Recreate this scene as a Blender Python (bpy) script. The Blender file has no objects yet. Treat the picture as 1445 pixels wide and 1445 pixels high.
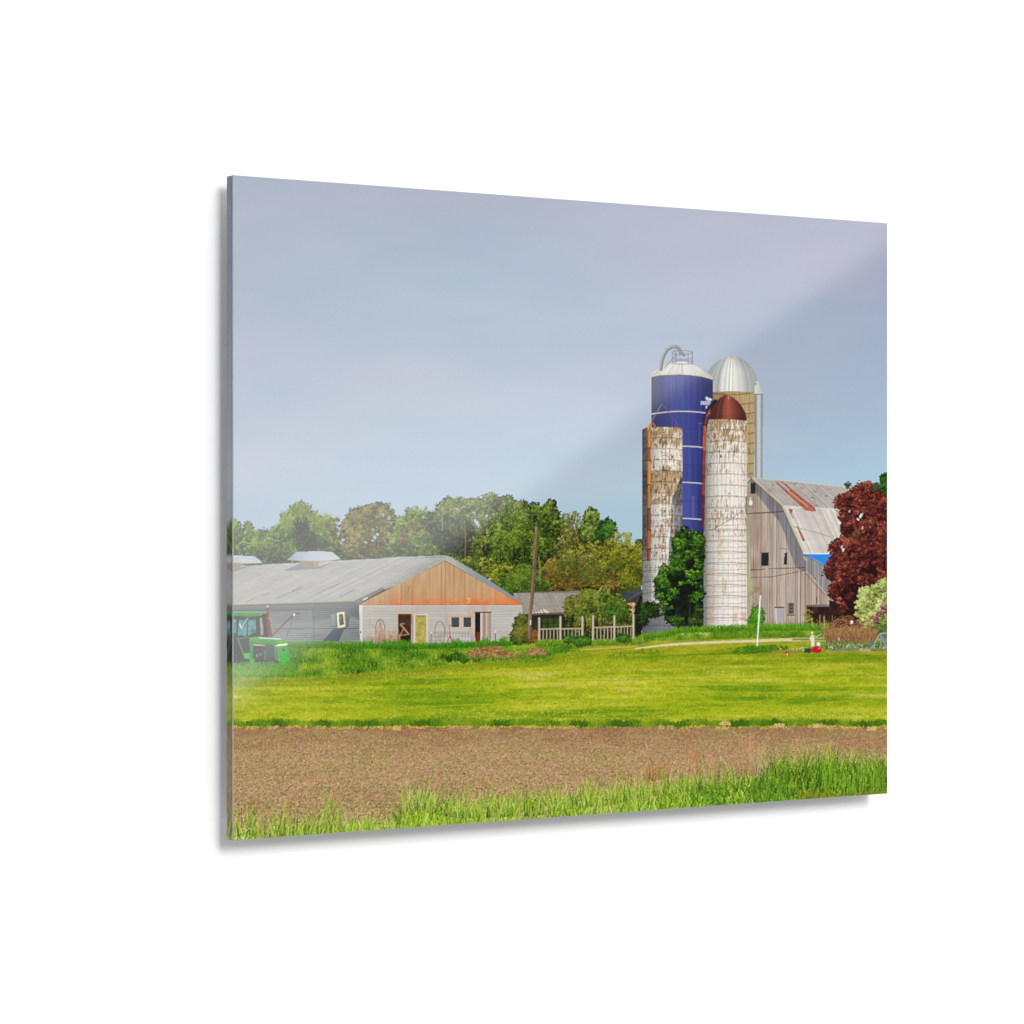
import numpy as np, math
# ---------------------------------------------------------------- print artwork
# The farm view on the print is drawn procedurally into a colour grid; every
# motif keeps its own id so that it becomes a mesh of its own on the print face.
S = 2
AX0, AY0, AX1, AY1 = 310, 236, 1262, 1200
CW, CH = (AX1-AX0)*S, (AY1-AY0)*S
rng = np.random.default_rng(7)
CAN = np.zeros((CH, CW, 3), np.float32)
IDM = np.zeros((CH, CW), np.int16)
IDS = {}
ORDER = []
def pid(part, sub=None):
    k = (part, sub)
    if k not in IDS:
        IDS[k] = len(IDS); ORDER.append(k)
    return IDS[k]

def s2l(c):
    c = np.asarray(c, float)/255.0
    return np.where(c <= .04045, c/12.92, ((np.maximum(c, 0)+.055)/1.055)**2.4)
def l2s(l):
    l = np.clip(l, 0, 1)
    return 255*np.where(l <= .0031308, l*12.92, 1.055*l**(1/2.4)-.055)
def D(c, h=.13):      # print pigment of a colour read through a light glare
    return l2s(np.maximum(s2l(c)-h, .002))

def _hash(ix, iy, seed):
    n = (ix.astype(np.int64)*374761393 + iy.astype(np.int64)*668265263 + seed*974634777) & 0xffffffff
    n = ((n ^ (n >> 13))*1274126177) & 0xffffffff
    return ((n ^ (n >> 16)) & 0xffff).astype(np.float32)/65535.0
def noise(X, Y, sx, sy=None, seed=0):
    sy = sx if sy is None else sy
    x = np.asarray(X)/sx + 1000; y = np.asarray(Y)/sy + 1000
    x0 = np.floor(x); y0 = np.floor(y)
    fx = (x-x0).astype(np.float32); fy = (y-y0).astype(np.float32)
    fx = fx*fx*(3-2*fx); fy = fy*fy*(3-2*fy)
    a = _hash(x0, y0, seed); b = _hash(x0+1, y0, seed); c = _hash(x0, y0+1, seed); d = _hash(x0+1, y0+1, seed)
    return (a*(1-fx)+b*fx)*(1-fy) + (c*(1-fx)+d*fx)*fy
def fbm(X, Y, sx, sy=None, seed=0, o=3):
    sy = sx if sy is None else sy
    t = 0; w = 0; a = 1.0
    for k in range(o):
        t = t + a*noise(X, Y, sx/2**k, sy/2**k, seed+17*k); w += a; a *= .55
    return t/w
def mix(a, b, t):
    a = np.asarray(a, np.float32); b = np.asarray(b, np.float32); t = np.asarray(t, np.float32)
    if t.ndim: t = t[..., None]
    return a*(1-t)+b*t
def ramp(cols, t):
    cols = np.asarray(cols, np.float32); t = np.clip(t, 0, .9999)*(len(cols)-1)
    i = t.astype(int); f = (t-i)[..., None]
    return cols[i]*(1-f)+cols[i+1]*f

def window(x0, y0, x1, y1):
    i0 = max(0, int(math.floor((x0-AX0)*S))); i1 = min(CW, int(math.ceil((x1-AX0)*S))+1)
    j0 = max(0, int(math.floor((y0-AY0)*S))); j1 = min(CH, int(math.ceil((y1-AY0)*S))+1)
    if i1 <= i0 or j1 <= j0: return None
    xs = AX0+(np.arange(i0, i1)+.5)/S; ys = AY0+(np.arange(j0, j1)+.5)/S
    X, Y = np.meshgrid(xs, ys)
    return slice(j0, j1), slice(i0, i1), X.astype(np.float32), Y.astype(np.float32)
def put(sl, m, col, X, Y, id=None, a=1.0):
    c = col(X, Y) if callable(col) else np.broadcast_to(np.asarray(col, np.float32), X.shape+(3,))
    m = m.astype(np.float32)*a
    CAN[sl] = CAN[sl]*(1-m[..., None]) + c*m[..., None]
    if id is not None: IDM[sl][m > .5] = id
def inside(pts, X, Y):
    m = np.zeros(X.shape, bool); n = len(pts)
    for k in range(n):
        xa, ya = pts[k]; xb, yb = pts[(k+1) % n]
        if ya == yb: continue
        c = ((ya > Y) != (yb > Y)) & (X < (xb-xa)*(Y-ya)/(yb-ya)+xa)
        m ^= c
    return m
def poly(pts, col, id=None, a=1.0, cond=None):
    xs = [p[0] for p in pts]; ys = [p[1] for p in pts]
    w = window(min(xs), min(ys), max(xs), max(ys))
    if w is None: return
    sy, sx, X, Y = w
    m = inside(pts, X, Y)
    if cond is not None: m &= cond(X, Y)
    put((sy, sx), m, col, X, Y, id, a)
def rect(x0, y0, x1, y1, col, id=None, a=1.0):
    poly([(x0, y0), (x1, y0), (x1, y1), (x0, y1)], col, id, a)
def ell(cx, cy, rx, ry, col, id=None, a=1.0):
    w = window(cx-rx, cy-ry, cx+rx, cy+ry)
    if w is None: return
    sy, sx, X, Y = w
    put((sy, sx), ((X-cx)/rx)**2+((Y-cy)/ry)**2 < 1, col, X, Y, id, a)
def line(pts, wd, col, id=None, a=1.0):
    for (xa, ya), (xb, yb) in zip(pts[:-1], pts[1:]):
        w = window(min(xa, xb)-wd, min(ya, yb)-wd, max(xa, xb)+wd, max(ya, yb)+wd)
        if w is None: continue
        sy, sx, X, Y = w
        dx, dy = xb-xa, yb-ya; L = dx*dx+dy*dy+1e-9
        t = np.clip(((X-xa)*dx+(Y-ya)*dy)/L, 0, 1)
        d = np.hypot(X-xa-t*dx, Y-ya-t*dy)
        cov = np.clip((wd/2-d)*S+.5, 0, 1) if wd*S >= 1 else np.clip(1-d*S, 0, 1)*wd*S
        c = np.broadcast_to(np.asarray(col, np.float32), X.shape+(3,))
        m = cov*a
        CAN[sy, sx] = CAN[sy, sx]*(1-m[..., None])+c*m[..., None]
        if id is not None: IDM[sy, sx][cov > .5] = id
def arc(cx, cy, rx, ry, a0, a1, wd, col, id=None, a=1.0, n=24):
    line([(cx+rx*math.cos(math.radians(a0+(a1-a0)*k/n)), cy+ry*math.sin(math.radians(a0+(a1-a0)*k/n))) for k in range(n+1)], wd, col, id, a)

def stamps(x, y, rx, ry, ang, cols, id=None, a=1.0):
    """many small opaque ellipses, later ones on top"""
    x = np.asarray(x, float); n = len(x)
    y = np.broadcast_to(y, n); rx = np.broadcast_to(rx, n); ry = np.broadcast_to(ry, n); ang = np.broadcast_to(ang, n)
    if np.ndim(cols) == 1: cols = np.broadcast_to(cols, (n, 3))
    R = int(math.ceil(max(rx.max(), ry.max())*S))+1
    oy, ox = np.mgrid[-R:R+1, -R:R+1]; ox = ox.ravel(); oy = oy.ravel()
    for s in range(0, n, 20000):
        e = slice(s, s+20000)
        px = (x[e]-AX0)*S; py = (y[e]-AY0)*S
        ix = np.floor(px).astype(int)[:, None]+ox; iy = np.floor(py).astype(int)[:, None]+oy
        dx = (ix+.5-px[:, None])/S; dy = (iy+.5-py[:, None])/S
        ca = np.cos(ang[e])[:, None]; sa = np.sin(ang[e])[:, None]
        u = (dx*ca+dy*sa)/rx[e][:, None]; v = (-dx*sa+dy*ca)/ry[e][:, None]
        m = (u*u+v*v < 1) & (ix >= 0) & (ix < CW) & (iy >= 0) & (iy < CH)
        k = np.nonzero(m)
        c = np.asarray(cols)[e][k[0]]
        I, J = iy[m], ix[m]
        if a < 1: c = CAN[I, J]*(1-a)+c*a
        CAN[I, J] = c
        if id is not None: IDM[I, J] = id
def blades(x, y, L, lean, bend, wd, cols, id=None, T=14):
    """curved tapering strokes rising from (x, y)"""
    n = len(x); Lm = float(np.max(L)); T = max(T, int(Lm*S*.8))
    t = np.linspace(0, 1, T)[None, :]
    px = x[:, None]+L[:, None]*(lean[:, None]*t+bend[:, None]*t*t)
    py = y[:, None]-L[:, None]*t*np.sqrt(np.clip(1-(bend[:, None]*t)**2*.5, .2, 1))
    r = np.maximum(np.broadcast_to(wd, n)[:, None]*.5*(1-t*.85), .26)
    c = np.repeat(cols[:, None, :], T, 1)*(.82+.25*t)[..., None]
    stamps(px.ravel(), py.ravel(), r.ravel(), r.ravel(), 0, np.clip(c, 0, 255).reshape(-1, 3), id)
def R(n, a=0, b=1): return rng.uniform(a, b, n)

def foliage(blobs, pal, id, dens=1.0, size=(.5, 1.05), holes=.0, seed=1, clump=7, edge=.28, light=(-.40, -.9), under=True, stretch=1.0, dark_in=.35, tilt=None):
    """leaf dabs gathered in small sprays, sprays spread through a crown made of blobs"""
    cl_ = []
    for (cx, cy, rx, ry) in blobs:
        nc = max(4, int(rx*ry*3.14*.19*(.55+.45*dens)*(7/max(clump, 4))**.5))
        th = R(nc, 0, 2*math.pi); r = np.sqrt(R(nc))
        lim = 1+edge*(noise(np.cos(th)*3+cx, np.sin(th)*3+cy, .45, seed=seed)-.5)*1.7
        r = r*lim*(1+edge*.8*(noise(th*9+cx, r*0, 1.0, seed=seed+31)-.5)*(r > .75))
        sp = (R(nc) < .05) & (r > .8); r = np.where(sp, r*R(nc, 1.03, 1.12), r)
        cl_.append(np.stack([cx+rx*r*np.cos(th), cy+ry*r*np.sin(th), (np.cos(th)*light[0]+np.sin(th)*light[1])*r, r, np.full(nc, min(rx, ry))], 1))
    Cc = np.concatenate(cl_); Cc = Cc[rng.permutation(len(Cc))]
    if holes > 0:
        k = (noise(Cc[:, 0], Cc[:, 1], 5, seed=seed+9)+.45*R(len(Cc))) < 1.42-holes*(.5+.6*Cc[:, 3])
        Cc = Cc[k]
    if under:
        n = len(Cc); m = 17
        q = np.repeat(np.arange(n), m); k = (Cc[q, 3] < .82); q = q[k]
        x = Cc[q, 0]+rng.normal(0, 2.2, len(q)); y = Cc[q, 1]+rng.normal(0, 2.2, len(q))
        d = np.asarray(pal[0], np.float32)*(R(len(q), .75, 1.35))[:, None]
        stamps(x, y, R(len(q), .9, 1.7), R(len(q), .8, 1.4), 0, d, id)
    n = len(Cc); crad = np.minimum(R(n, 1.0, 2.9)*(clump/7)**.5, np.maximum(Cc[:, 4]*.5, 1.0))
    big = fbm(Cc[:, 0], Cc[:, 1], clump*1.6, seed=seed+5, o=2)
    cs = .37+.24*Cc[:, 2]+.62*(big-.5)+R(n, -.30, .30)-dark_in*.35*(1-Cc[:, 3])
    kp = (cs > .10) | (R(n) < .5)
    Cc, crad, cs = Cc[kp], crad[kp], cs[kp]; n = len(Cc)
    o = np.argsort(cs+R(n, -.3, .3)); Cc, crad, cs = Cc[o], crad[o], cs[o]
    m = int(13*(.5+.5*dens)); q = np.repeat(np.arange(n), m)
    th = R(len(q), 0, 2*math.pi); rr = np.abs(rng.normal(0, .62, len(q)))
    dx = rr*np.cos(th); dy = rr*np.sin(th)
    x = Cc[q, 0]+dx*crad[q]*1.25; y = Cc[q, 1]+dy*crad[q]*.9
    sh = cs[q]-.20*dy-.10*dx*.5+R(len(q), -.22, .22)
    w = R(len(q)) < .06; sh = np.where(w, sh+.28, sh)
    cols = ramp(pal, np.clip(sh, 0, 1))*(1+R(len(q), -.08, .08))[:, None]
    s = R(len(q), *size)
    ang = R(len(q), 0, 3.14) if tilt is None else tilt+R(len(q), -.35, .35)
    stamps(x, y, s*stretch, s*R(len(q), .45, .85), ang, np.clip(cols, 0, 255), id)

# ================================================================= SKY
SKY = pid('printed_sky')
gx = np.array([320, 630, 940, 1262.]); gy = np.array([240, 400, 550, 700, 800.])
G = np.array([
 [[136,151,174],[142,152,172],[150,157,177],[160,164,185]],
 [[144,158,178],[143,164,184],[156,168,188],[166,172,193]],
 [[164,174,191],[167,177,193],[170,181,199],[172,186,206]],
 [[166,184,199],[172,192,207],[176,200,215],[177,204,221]],
 [[162,180,196],[168,188,204],[174,200,216],[176,204,220]]], np.float32)
def skyc(X, Y):
    wx = X+60*(fbm(X, Y, 260, 90, seed=3)-.5); wy = Y+70*(fbm(X, Y, 200, 60, seed=4)-.5)
    u = np.interp(wx, gx, np.arange(4)); v = np.interp(wy, gy, np.arange(5))
    i = np.minimum(u.astype(int), 2); j = np.minimum(v.astype(int), 3); fu = (u-i)[..., None]; fv = (v-j)[..., None]
    c = (G[j, i]*(1-fu)+G[j, i+1]*fu)*(1-fv)+(G[j+1, i]*(1-fu)+G[j+1, i+1]*fu)*fv
    n = fbm(X+.5*Y, Y, 330, 95, seed=8)-.5
    c = c + n[..., None]*np.array([22, 6, 3])+(fbm(X, Y, 150, 50, seed=12)-.5)[..., None]*np.array([7, 5, 4])
    return c+(noise(X, Y, 1.3, seed=2)-.5)[..., None]*2.2
rect(AX0, AY0, AX1, AY1, skyc, SKY)

# ================================================================= TREES BEHIND
def haze_pal(p, h): return [D(c, h) for c in p]
DG = [(24,34,10),(44,64,14),(76,102,24),(110,134,42),(142,160,70)]
MG = [(28,36,12),(50,72,18),(84,108,30),(120,142,50),(156,172,82)]
OL = [(36,38,16),(62,68,24),(96,98,36),(128,126,54),(164,158,90)]
YG = [(40,50,10),(76,90,16),(114,126,26),(146,154,44),(178,180,76)]
OR = [(44,40,12),(82,66,18),(118,92,30),(146,122,48),(170,152,78)]
def tree(kind, blobs, pal, **k):
    i = pid(kind); foliage(blobs, pal, i, **k); return i
def trunk(pts, wd, col, t): line(pts, wd, col, pid(t, 'trunk'))

# distant band that closes the wood behind the roof
BAND = pid('printed_woodland')
def bandc(X, Y): return mix((40,52,20), (82,100,36), fbm(X, Y, 8, 14, seed=31))
poly([(310,770),(360,764),(390,765),(480,770),(560,760),(640,750),(700,748),(800,778),(905,790),(905,870),(310,870)], bandc, BAND)
foliage([(345,785,34,22),(400,780,30,24),(470,778,40,24),(560,778,60,26),(640,775,50,28),(700,775,60,30),(840,810,60,26)], MG, BAND, dens=.8, seed=41, clump=9)
tree('printed_tree#1', [(331,762,10,30),(334,750,5,15),(329,748,5,14)], MG, seed=51, holes=.25, stretch=1.5, tilt=-1.2)
tree('printed_small_tree', [(351,762,9,18),(350,750,5,12),(350,744,2.5,7)], MG, seed=52, holes=.2, stretch=1.5, tilt=-1.3)
tree('printed_hedge_tree', [(372,768,17,20),(386,766,15,20),(366,762,10,14),(392,778,20,20),(358,780,16,18)], DG, seed=53, clump=8)
t4 = tree('printed_bushy_tree', [(424,746,27,32),(410,752,18,26),(438,752,20,28),(425,726,13,16),(408,738,13,15),(398,752,9,12),(455,752,20,22),(460,740,10,12),(424,716,6,8)], MG, seed=54, holes=.15, clump=8, stretch=1.5, tilt=-1.25)
foliage([(424,745,10,18),(432,765,14,16)], [(26,30,18),(36,46,20),(52,70,26),(70,92,34)], t4, dens=.5, seed=55)
n = 260; bx = R(n, 398, 462); by = 742-18*np.exp(-((bx-424)/18)**2)+R(n, -8, 14)
blades(bx, by, R(n, 5, 13), R(n, -.35, .35)+(bx-424)*.012, R(n, -.2, .2), .8, ramp(MG, R(n, .45, 1)), t4)
tree('printed_thin_tree', [(471,732,5,9),(477,738,6,10),(466,750,10,16),(474,760,12,20)], OL, seed=56, holes=.85, dens=.8, under=False)
t6 = tree('printed_round_tree', [(522,745,34,33),(510,738,24,24),(532,728,22,19),(546,742,16,22),(496,752,15,24),(520,770,36,20),(540,718,8,6)], [(40,42,20),(64,68,28),(94,92,40),(126,118,58),(164,150,90)], seed=57, holes=.28, clump=6)
for (x, y, r) in [(529,758,2.6),(533,755,2),(526,762,1.6),(516,766,1.6),(484,762,2),(541,727,1.4),(549,731,1.5),(526,748,1.1),(482,766,1.6),(552,738,1.2)]:
    stamps(x+R(6, -1.5, 1.5), y+R(6, -1.8, 1.8), r*.55, r*.5, R(6, 0, 3), np.array([172,184,196.]), SKY)
t7 = tree('printed_tree#2', [(590,752,34,34),(572,752,17,24),(600,742,22,20),(612,764,26,30),(565,770,20,22)], MG, seed=58, clump=7, holes=.05)
foliage([(572,760,9,10),(566,768,10,9),(586,744,12,10)], [(60,44,26),(96,66,38),(138,92,56),(166,126,84)], t7, dens=.35, under=False, seed=59)
TALL = [(32,38,20),(54,64,28),(84,96,42),(118,128,66),(158,164,104)]
t8 = tree('printed_tall_tree', [(640,735,26,30),(628,722,14,14),(655,722,26,20),(675,722,22,18),(696,718,16,18),(693,706,11,9),(650,745,34,34),(690,742,20,24),(632,712,8,10),(608,738,12,14)], TALL, seed=60, holes=.2, clump=6)
foliage([(630,752,24,26),(655,766,22,20)], [(30,36,24),(46,56,30),(72,86,40),(98,114,54)], t8, dens=.45, seed=61)
for q in range(26):
    xx = R(1, 618, 704)[0]; line([(xx, R(1, 712, 735)[0]), (xx+R(1, -2, 2)[0], R(1, 738, 752)[0])], .7, (150,152,110), t8, .5)
trunk([(656,788),(657,765),(656,744)], 1.4, (122,104,58), 'printed_tall_tree')
for (x, y, r) in [(673,738,2.8),(670,735,2.0),(676,742,1.8),(668,724,1.2),(645,718,1.0),(687,728,1.3),(661,727,.9),(711,722,2.2),(652,716,.8),(692,730,1.0)]:
    stamps(x+R(6, -1.5, 1.5), y+R(6, -2, 2), r*.55, r*.5, R(6, 0, 3), np.array([188,200,214.]), SKY)
DK = [(12,20,6),(34,52,10),(66,92,16),(104,128,28),(150,166,62)]
t9 = tree('printed_dark_tree', [(722,745,28,34),(740,752,32,34),(719,720,14,14),(716,708,7,8),(735,722,16,12),(752,738,20,24),(733,778,46,34),(702,775,22,36),(736,712,6,6)], DK, seed=62, clump=8, holes=.05)
foliage([(775,745,22,26),(776,718,9,9),(766,728,18,13),(755,718,8,7),(778,712,5,6),(790,760,18,24),(780,782,28,26)], DK, pid('printed_leafy_tree'), seed=63, clump=7, holes=.12)
for q in range(30):
    xx = R(1, 668, 745)[0]; yy = R(1, 768, 805)[0]; line([(xx, yy), (xx+R(1, -1.5, 1.5)[0], yy+R(1, 8, 22)[0])], R(1, .8, 2.4)[0], (20,26,12), t9, .7)
foliage([(663,800,16,12),(690,806,20,18),(672,770,10,14),(715,812,22,16)], YG, t9, dens=.4, seed=64, under=False)
tb = pid('printed_bare_tree')
for q in range(34):
    x0 = R(1, 792, 826)[0]; line([(808, 778), (x0*.6+808*.4, 752), (x0, R(1, 722, 742)[0])], .6, (120,112,60), tb, .8)
foliage([(806,742,18,19),(812,728,9,8),(800,732,10,9),(816,756,18,18)], [(60,62,26),(92,96,34),(126,130,50),(160,160,84)], tb, dens=.42, holes=.7, seed=65, under=False)
foliage([(808,772,26,18),(826,768,30,22)], OL, tb, dens=.8, holes=.3, seed=66)
foliage([(835,740,11,22),(835,728,8,10),(838,758,14,16),(828,752,9,14)], [(34,46,14),(58,80,20),(90,116,34),(130,150,60),(170,180,100)], pid('printed_pointed_tree'), seed=67, holes=.4, clump=5)
foliage([(857,744,9,11),(862,748,7,9),(851,752,8,10),(862,760,8,10)], [(24,44,14),(44,84,22),(70,116,32),(110,146,56)], pid('printed_green_tree'), seed=68, holes=.3, clump=5)
foliage([(872,764,9,14),(885,768,9,14),(886,757,6,6),(893,776,14,14)], [(90,100,50),(120,132,60),(150,158,84),(178,182,112)], pid('printed_pale_shrub'), seed=69, holes=.55, dens=.8, under=False, clump=4, stretch=1.6, tilt=-1.4)
foliage([(848,790,44,26),(880,800,28,32),(840,815,58,26),(895,800,18,26)], [(42,48,12),(74,82,18),(110,114,26),(144,142,42),(180,168,72)], pid('printed_pale_shrub'), seed=70, clump=7)
foliage([(898,792,10,22),(902,778,7,12),(902,768,3,5),(870,792,14,12)], [(60,70,12),(96,104,18),(134,134,30),(170,162,52)], pid('printed_pale_shrub'), seed=71, dens=.8, clump=5)
OID = pid('printed_brown_shrub')
foliage([(790,816,26,24),(815,812,28,22),(845,822,26,18),(860,830,16,10),(782,800,12,14)], OR, OID, seed=72, clump=5, dens=1.1)
foliage([(745,820,20,20),(728,824,18,16),(760,828,14,12),(740,806,14,10)], [(36,54,12),(60,86,18),(90,118,28),(124,146,50)], pid('printed_yellow_green_bush'), seed=73, clump=7)
foliage([(800,790,14,10),(825,795,20,12),(850,806,18,10)], OL, OID, dens=.5, seed=74, under=False)
# pale forked branches
foliage([(800,806,30,20),(840,812,26,16)], [(50,60,16),(84,96,26),(120,126,44)], OID, dens=.35, seed=75, under=False)
bt = pid('printed_brown_shrub', 'branch')
line([(762,815),(762,798),(760,786)], 1.6, (140,130,50), bt); line([(763,806),(770,796),(778,788)], 1.2, (138,126,60), bt); line([(765,779),(772,781)], .8, (150,140,100), bt)
line([(780,788),(792,776),(800,764)], .8, (110,110,60), bt, .8)
line([(866,776),(905,777)], .6, (86,90,50), pid('printed_pale_shrub'), .7)

# ================================================================= LEAN ROOF SHED (middle)
SH = pid('printed_shed'); SHR = pid('printed_shed', 'roof')
def dark_int(X, Y): return mix((24,28,22), (58,60,40), fbm(X, Y, 6, 9, seed=81))
poly([(726,862),(906,862),(906,906),(726,906)], dark_int, SH)
for q in range(60):
    xx = R(1, 765, 905)[0]; yy = R(1, 870, 896)[0]; line([(xx, yy), (xx, yy+R(1, 3, 12)[0])], 1, (16,20,18) if q % 2 else (60,74,30), SH, .6)
rect(766,873,792,887, lambda X, Y: mix((36,46,20),(86,110,34), fbm(X,Y,4,seed=83)), SH, .8)
for q in (773, 781): line([(q,870),(q,888)], 1.2, (24,22,20), SH)
line([(766,880),(792,879)], 1.2, (24,22,20), SH)
def shedroof(X, Y):
    c = mix((168,158,146), (146,138,130), fbm(X, Y, 7, 3, seed=84))
    c = c+((noise(X-(Y-834)*.5, Y*0, 1.6, seed=85)-.5)*16)[..., None]
    return c*(1-.16*(Y < 837))[..., None]+(noise(X, Y, .9, seed=86)-.5)[..., None]*20
poly([(724,837),(812,834),(836,835.5),(836,862),(800,864.5),(735,866.5)], shedroof, SHR)
for q in range(14): ell(732+q*6, 836.6-q*.2, 1.3, .8, (110,108,108), SHR, .8)
for (x, y) in [(763,861),(767,860),(770,861),(772,863),(756,864),(760,863),(752,865)]:
    line([(x,y),(x+2.2,y+3.4)], 1.5, (226,222,216), SHR)
line([(734,867.6),(770,866.3),(802,865.2)], 2.6, (98,76,60), pid('printed_shed','fascia'))
line([(734,869.6),(802,867.4)], 1.4, (28,24,22), SH)
# collapsed roof on the right
SHR = pid('printed_shed', 'collapsed_roof')
poly([(862,838),(906,832),(906,846),(892,852),(872,848)], lambda X, Y: mix((74,84,88),(48,54,56),fbm(X,Y,5,seed=88)), SHR)
line([(884,857),(894,848),(906,838)], 2.4, (70,46,34), SH)
line([(886,846),(906,834)], 1, (120,128,132), SHR, .5)
DB = pid('printed_shed', 'debris')
poly([(877,860),(884,852),(893,850),(900,853),(900,859),(893,865),(886,862)], lambda X, Y: ramp([(120,60,30),(190,120,70),(214,190,160),(228,214,198)], fbm(X, Y, 3, seed=89)), DB)
line([(879,861),(891,852)], 1.8, (190,104,48), DB); line([(892,866),(897,858)], 1.5, (214,190,160), DB); line([(868,845),(884,850)], 1, (130,130,90), DB)
BB = pid('printed_shed_bush')
BP = [(20,28,8),(42,56,14),(78,98,24),(116,134,40),(160,168,78)]
foliage([(845,862,30,26),(822,860,24,22),(866,864,22,22),(812,872,14,18),(838,842,22,12),(858,846,22,12),(842,884,34,14),(808,852,10,10),(880,872,14,14),(828,838,10,6)], BP, BB, seed=90, clump=6, holes=.22, dens=1.0)
foliage([(868,858,14,14),(862,872,12,10),(880,862,8,8)], [(34,56,14),(60,98,22),(96,138,38)], BB, seed=91, dens=.5, under=False)
foliage([(806,855,10,14),(820,846,14,8),(840,880,26,8)], [(80,80,28),(120,116,44),(160,150,70)], BB, seed=92, dens=.3, under=False)
for q in range(30):
    xx = R(1, 800, 886)[0]; line([(xx, 868+R(1,0,8)[0]), (xx+R(1,-2,2)[0], 890)], R(1,.8,2)[0], (18,22,14), BB, .6)
foliage([(905,860,8,12),(902,878,7,16),(908,850,5,6)], [(14,20,10),(26,36,14),(46,66,20)], BB, seed=93, dens=.9)

# ================================================================= GROUND base
LAWN = pid('printed_lawn'); SOIL = pid('printed_ploughed_field')
def lawnc(X, Y):
    yy = Y+(X-790)*.018
    row = fbm(X, yy, 150, 5, seed=100)
    big = fbm(X, yy, 210, 16, seed=101)
    pat = fbm(X, yy, 22, 5, seed=107)
    c = ramp([(106,140,12),(140,162,18),(166,176,26),(188,188,46),(206,192,84)], np.clip(.48+.85*(row-.5)+.8*(big-.5)+.6*(pat-.5), 0, 1))
    g = fbm(X, yy, 1.6, 1.4, seed=102)-.5
    far = np.clip((960-Y)/40, 0, 1)
    c = c*(1-.10*far)[..., None]*np.array([.98,1.0,1.0])
    return c*(1+.34*g+.14*(fbm(X, Y, 6, 2.4, seed=103)-.5))[..., None]
poly([(310,888),(728,888),(744,903),(905,903),(905,890),(960,884),(1262,878),(1262,1030),(310,1030)], lawnc, LAWN)
# ragged top: taller bright grass in front of the buildings
TG = pid('printed_tall_grass')
def tgc(X, Y):
    t = fbm(X, Y, 5, 6, seed=110)*.7+fbm(X, Y, 26, 9, seed=111)*.6-.1
    return ramp([(54,104,14),(80,134,16),(108,158,20),(140,176,28),(172,188,52)], t)
top = [(310,908),(500,909),(560,911),(660,908),(705,905),(740,903),(770,906),(800,904),(830,905),(905,900)]
poly(top+[(905,904),(860,912),(800,925),(760,937),(700,938),(640,942),(560,952),(480,958),(400,962),(310,968)], tgc, TG)
n = 15000
bx = R(n, 312, 905); u = R(n)
ytop = np.interp(bx, [p[0] for p in top], [p[1] for p in top]); ybot = np.interp(bx, [312,400,480,560,640,760,905], [966,962,958,950,940,934,908])
by = ytop+2+(ybot-ytop)*u**.9; o = np.argsort(by)
bx, by, u = bx[o], by[o], u[o]
tt = .5+1.25*(fbm(bx, by, 22, 8, seed=112)-.5)+.16*(u-.5)+R(n, -.30, .30)
cc = ramp([(32,72,12),(64,112,18),(98,142,24),(138,166,36),(178,188,70)], np.clip(tt, 0, 1))
blades(bx, by, R(n, 2.5, 6.0), R(n, -.35, .35), R(n, -.3, .3), R(n, .5, .9), cc, TG)
# yellow transition
n = 5000; bx = R(n, 312, 905); by = np.interp(bx, [312,400,480,560,640,760,905], [966,964,960,952,944,936,910])+R(n, -5, 5)
blades(bx, by, R(n, 1.5, 3.6), R(n, -.4, .4), R(n, -.3, .3), .6, ramp([(120,130,10),(150,164,14),(120,160,14),(176,160,50)], R(n)), TG)
k = 160; bx = R(k, 470, 620); by = R(k, 948, 957); stamps(bx, by, .8, .6, 0, ramp([(150,120,40),(200,170,70),(120,90,30)], R(k)), LAWN)
# right hand verge between silos and drive
def vergec(X, Y): return ramp([(56,98,16),(92,132,24),(132,158,36),(166,176,60)], fbm(X, Y, 7, 5, seed=115))
VG = pid('printed_verge')
poly([(880,906),(905,896),(940,892),(960,886),(1170,880),(1262,884),(1262,912),(1100,906),(960,908),(880,914)], vergec, VG)
n = 6000; bx = R(n, 900, 1170); by = np.interp(bx, [900,940,960,1060,1170], [901,897,890,886,884])+R(n, 0, 14)
o = np.argsort(by); bx, by = bx[o], by[o]
blades(bx, by, R(n, 2, 5.5), R(n, -.3, .3), R(n, -.3, .3), .7, ramp([(48,88,14),(80,126,20),(118,154,30),(162,180,62)], np.clip(fbm(bx, by, 12, 5, seed=116)*1.1+R(n, -.2, .2), 0, 1)), VG)
k = 60; stamps(R(k, 960, 1002), R(k, 886, 896), .9, .7, 0, ramp([(170,190,90),(206,206,140),(140,180,60)], R(k)), VG)
# mixed olive slope below verge
def olive(X, Y): return ramp([(110,130,14),(140,150,20),(166,166,34),(186,176,60)], fbm(X, Y+X*.02, 30, 3, seed=118))*(1+.3*(fbm(X, Y, 1.6, seed=119)-.5))[..., None]
poly([(800,916),(900,905),(960,903),(1262,897),(1262,925),(1060,920),(860,926)], olive, LAWN, .85)
# drive
DR = pid('printed_gravel_drive')
def drc(X, Y): return mix((214,194,150), (236,222,184), fbm(X, Y, 5, 1.5, seed=120))
poly([(896,914.5),(930,909.5),(965,906.5),(1010,904.5),(1060,902.8),(1110,900.8),(1146,900.2),(1200,901),(1262,902),(1262,904.4),(1195,904.2),(1150,904.5),(1110,905),(1060,906.4),(1010,908),(965,910.2),(930,912.6),(896,916.5)], drc, DR, .9)
line([(820,917),(870,914),(900,912)], 1.4, (206,188,100), LAWN, .8); line([(840,920),(905,915)], .9, (196,176,90), LAWN, .6)
line([(822,911),(860,909)], 1.6, (206,186,110), LAWN, .7)
rect(1118,901.6,1186,903.6,(60,76,40), VG, .75)
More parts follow.
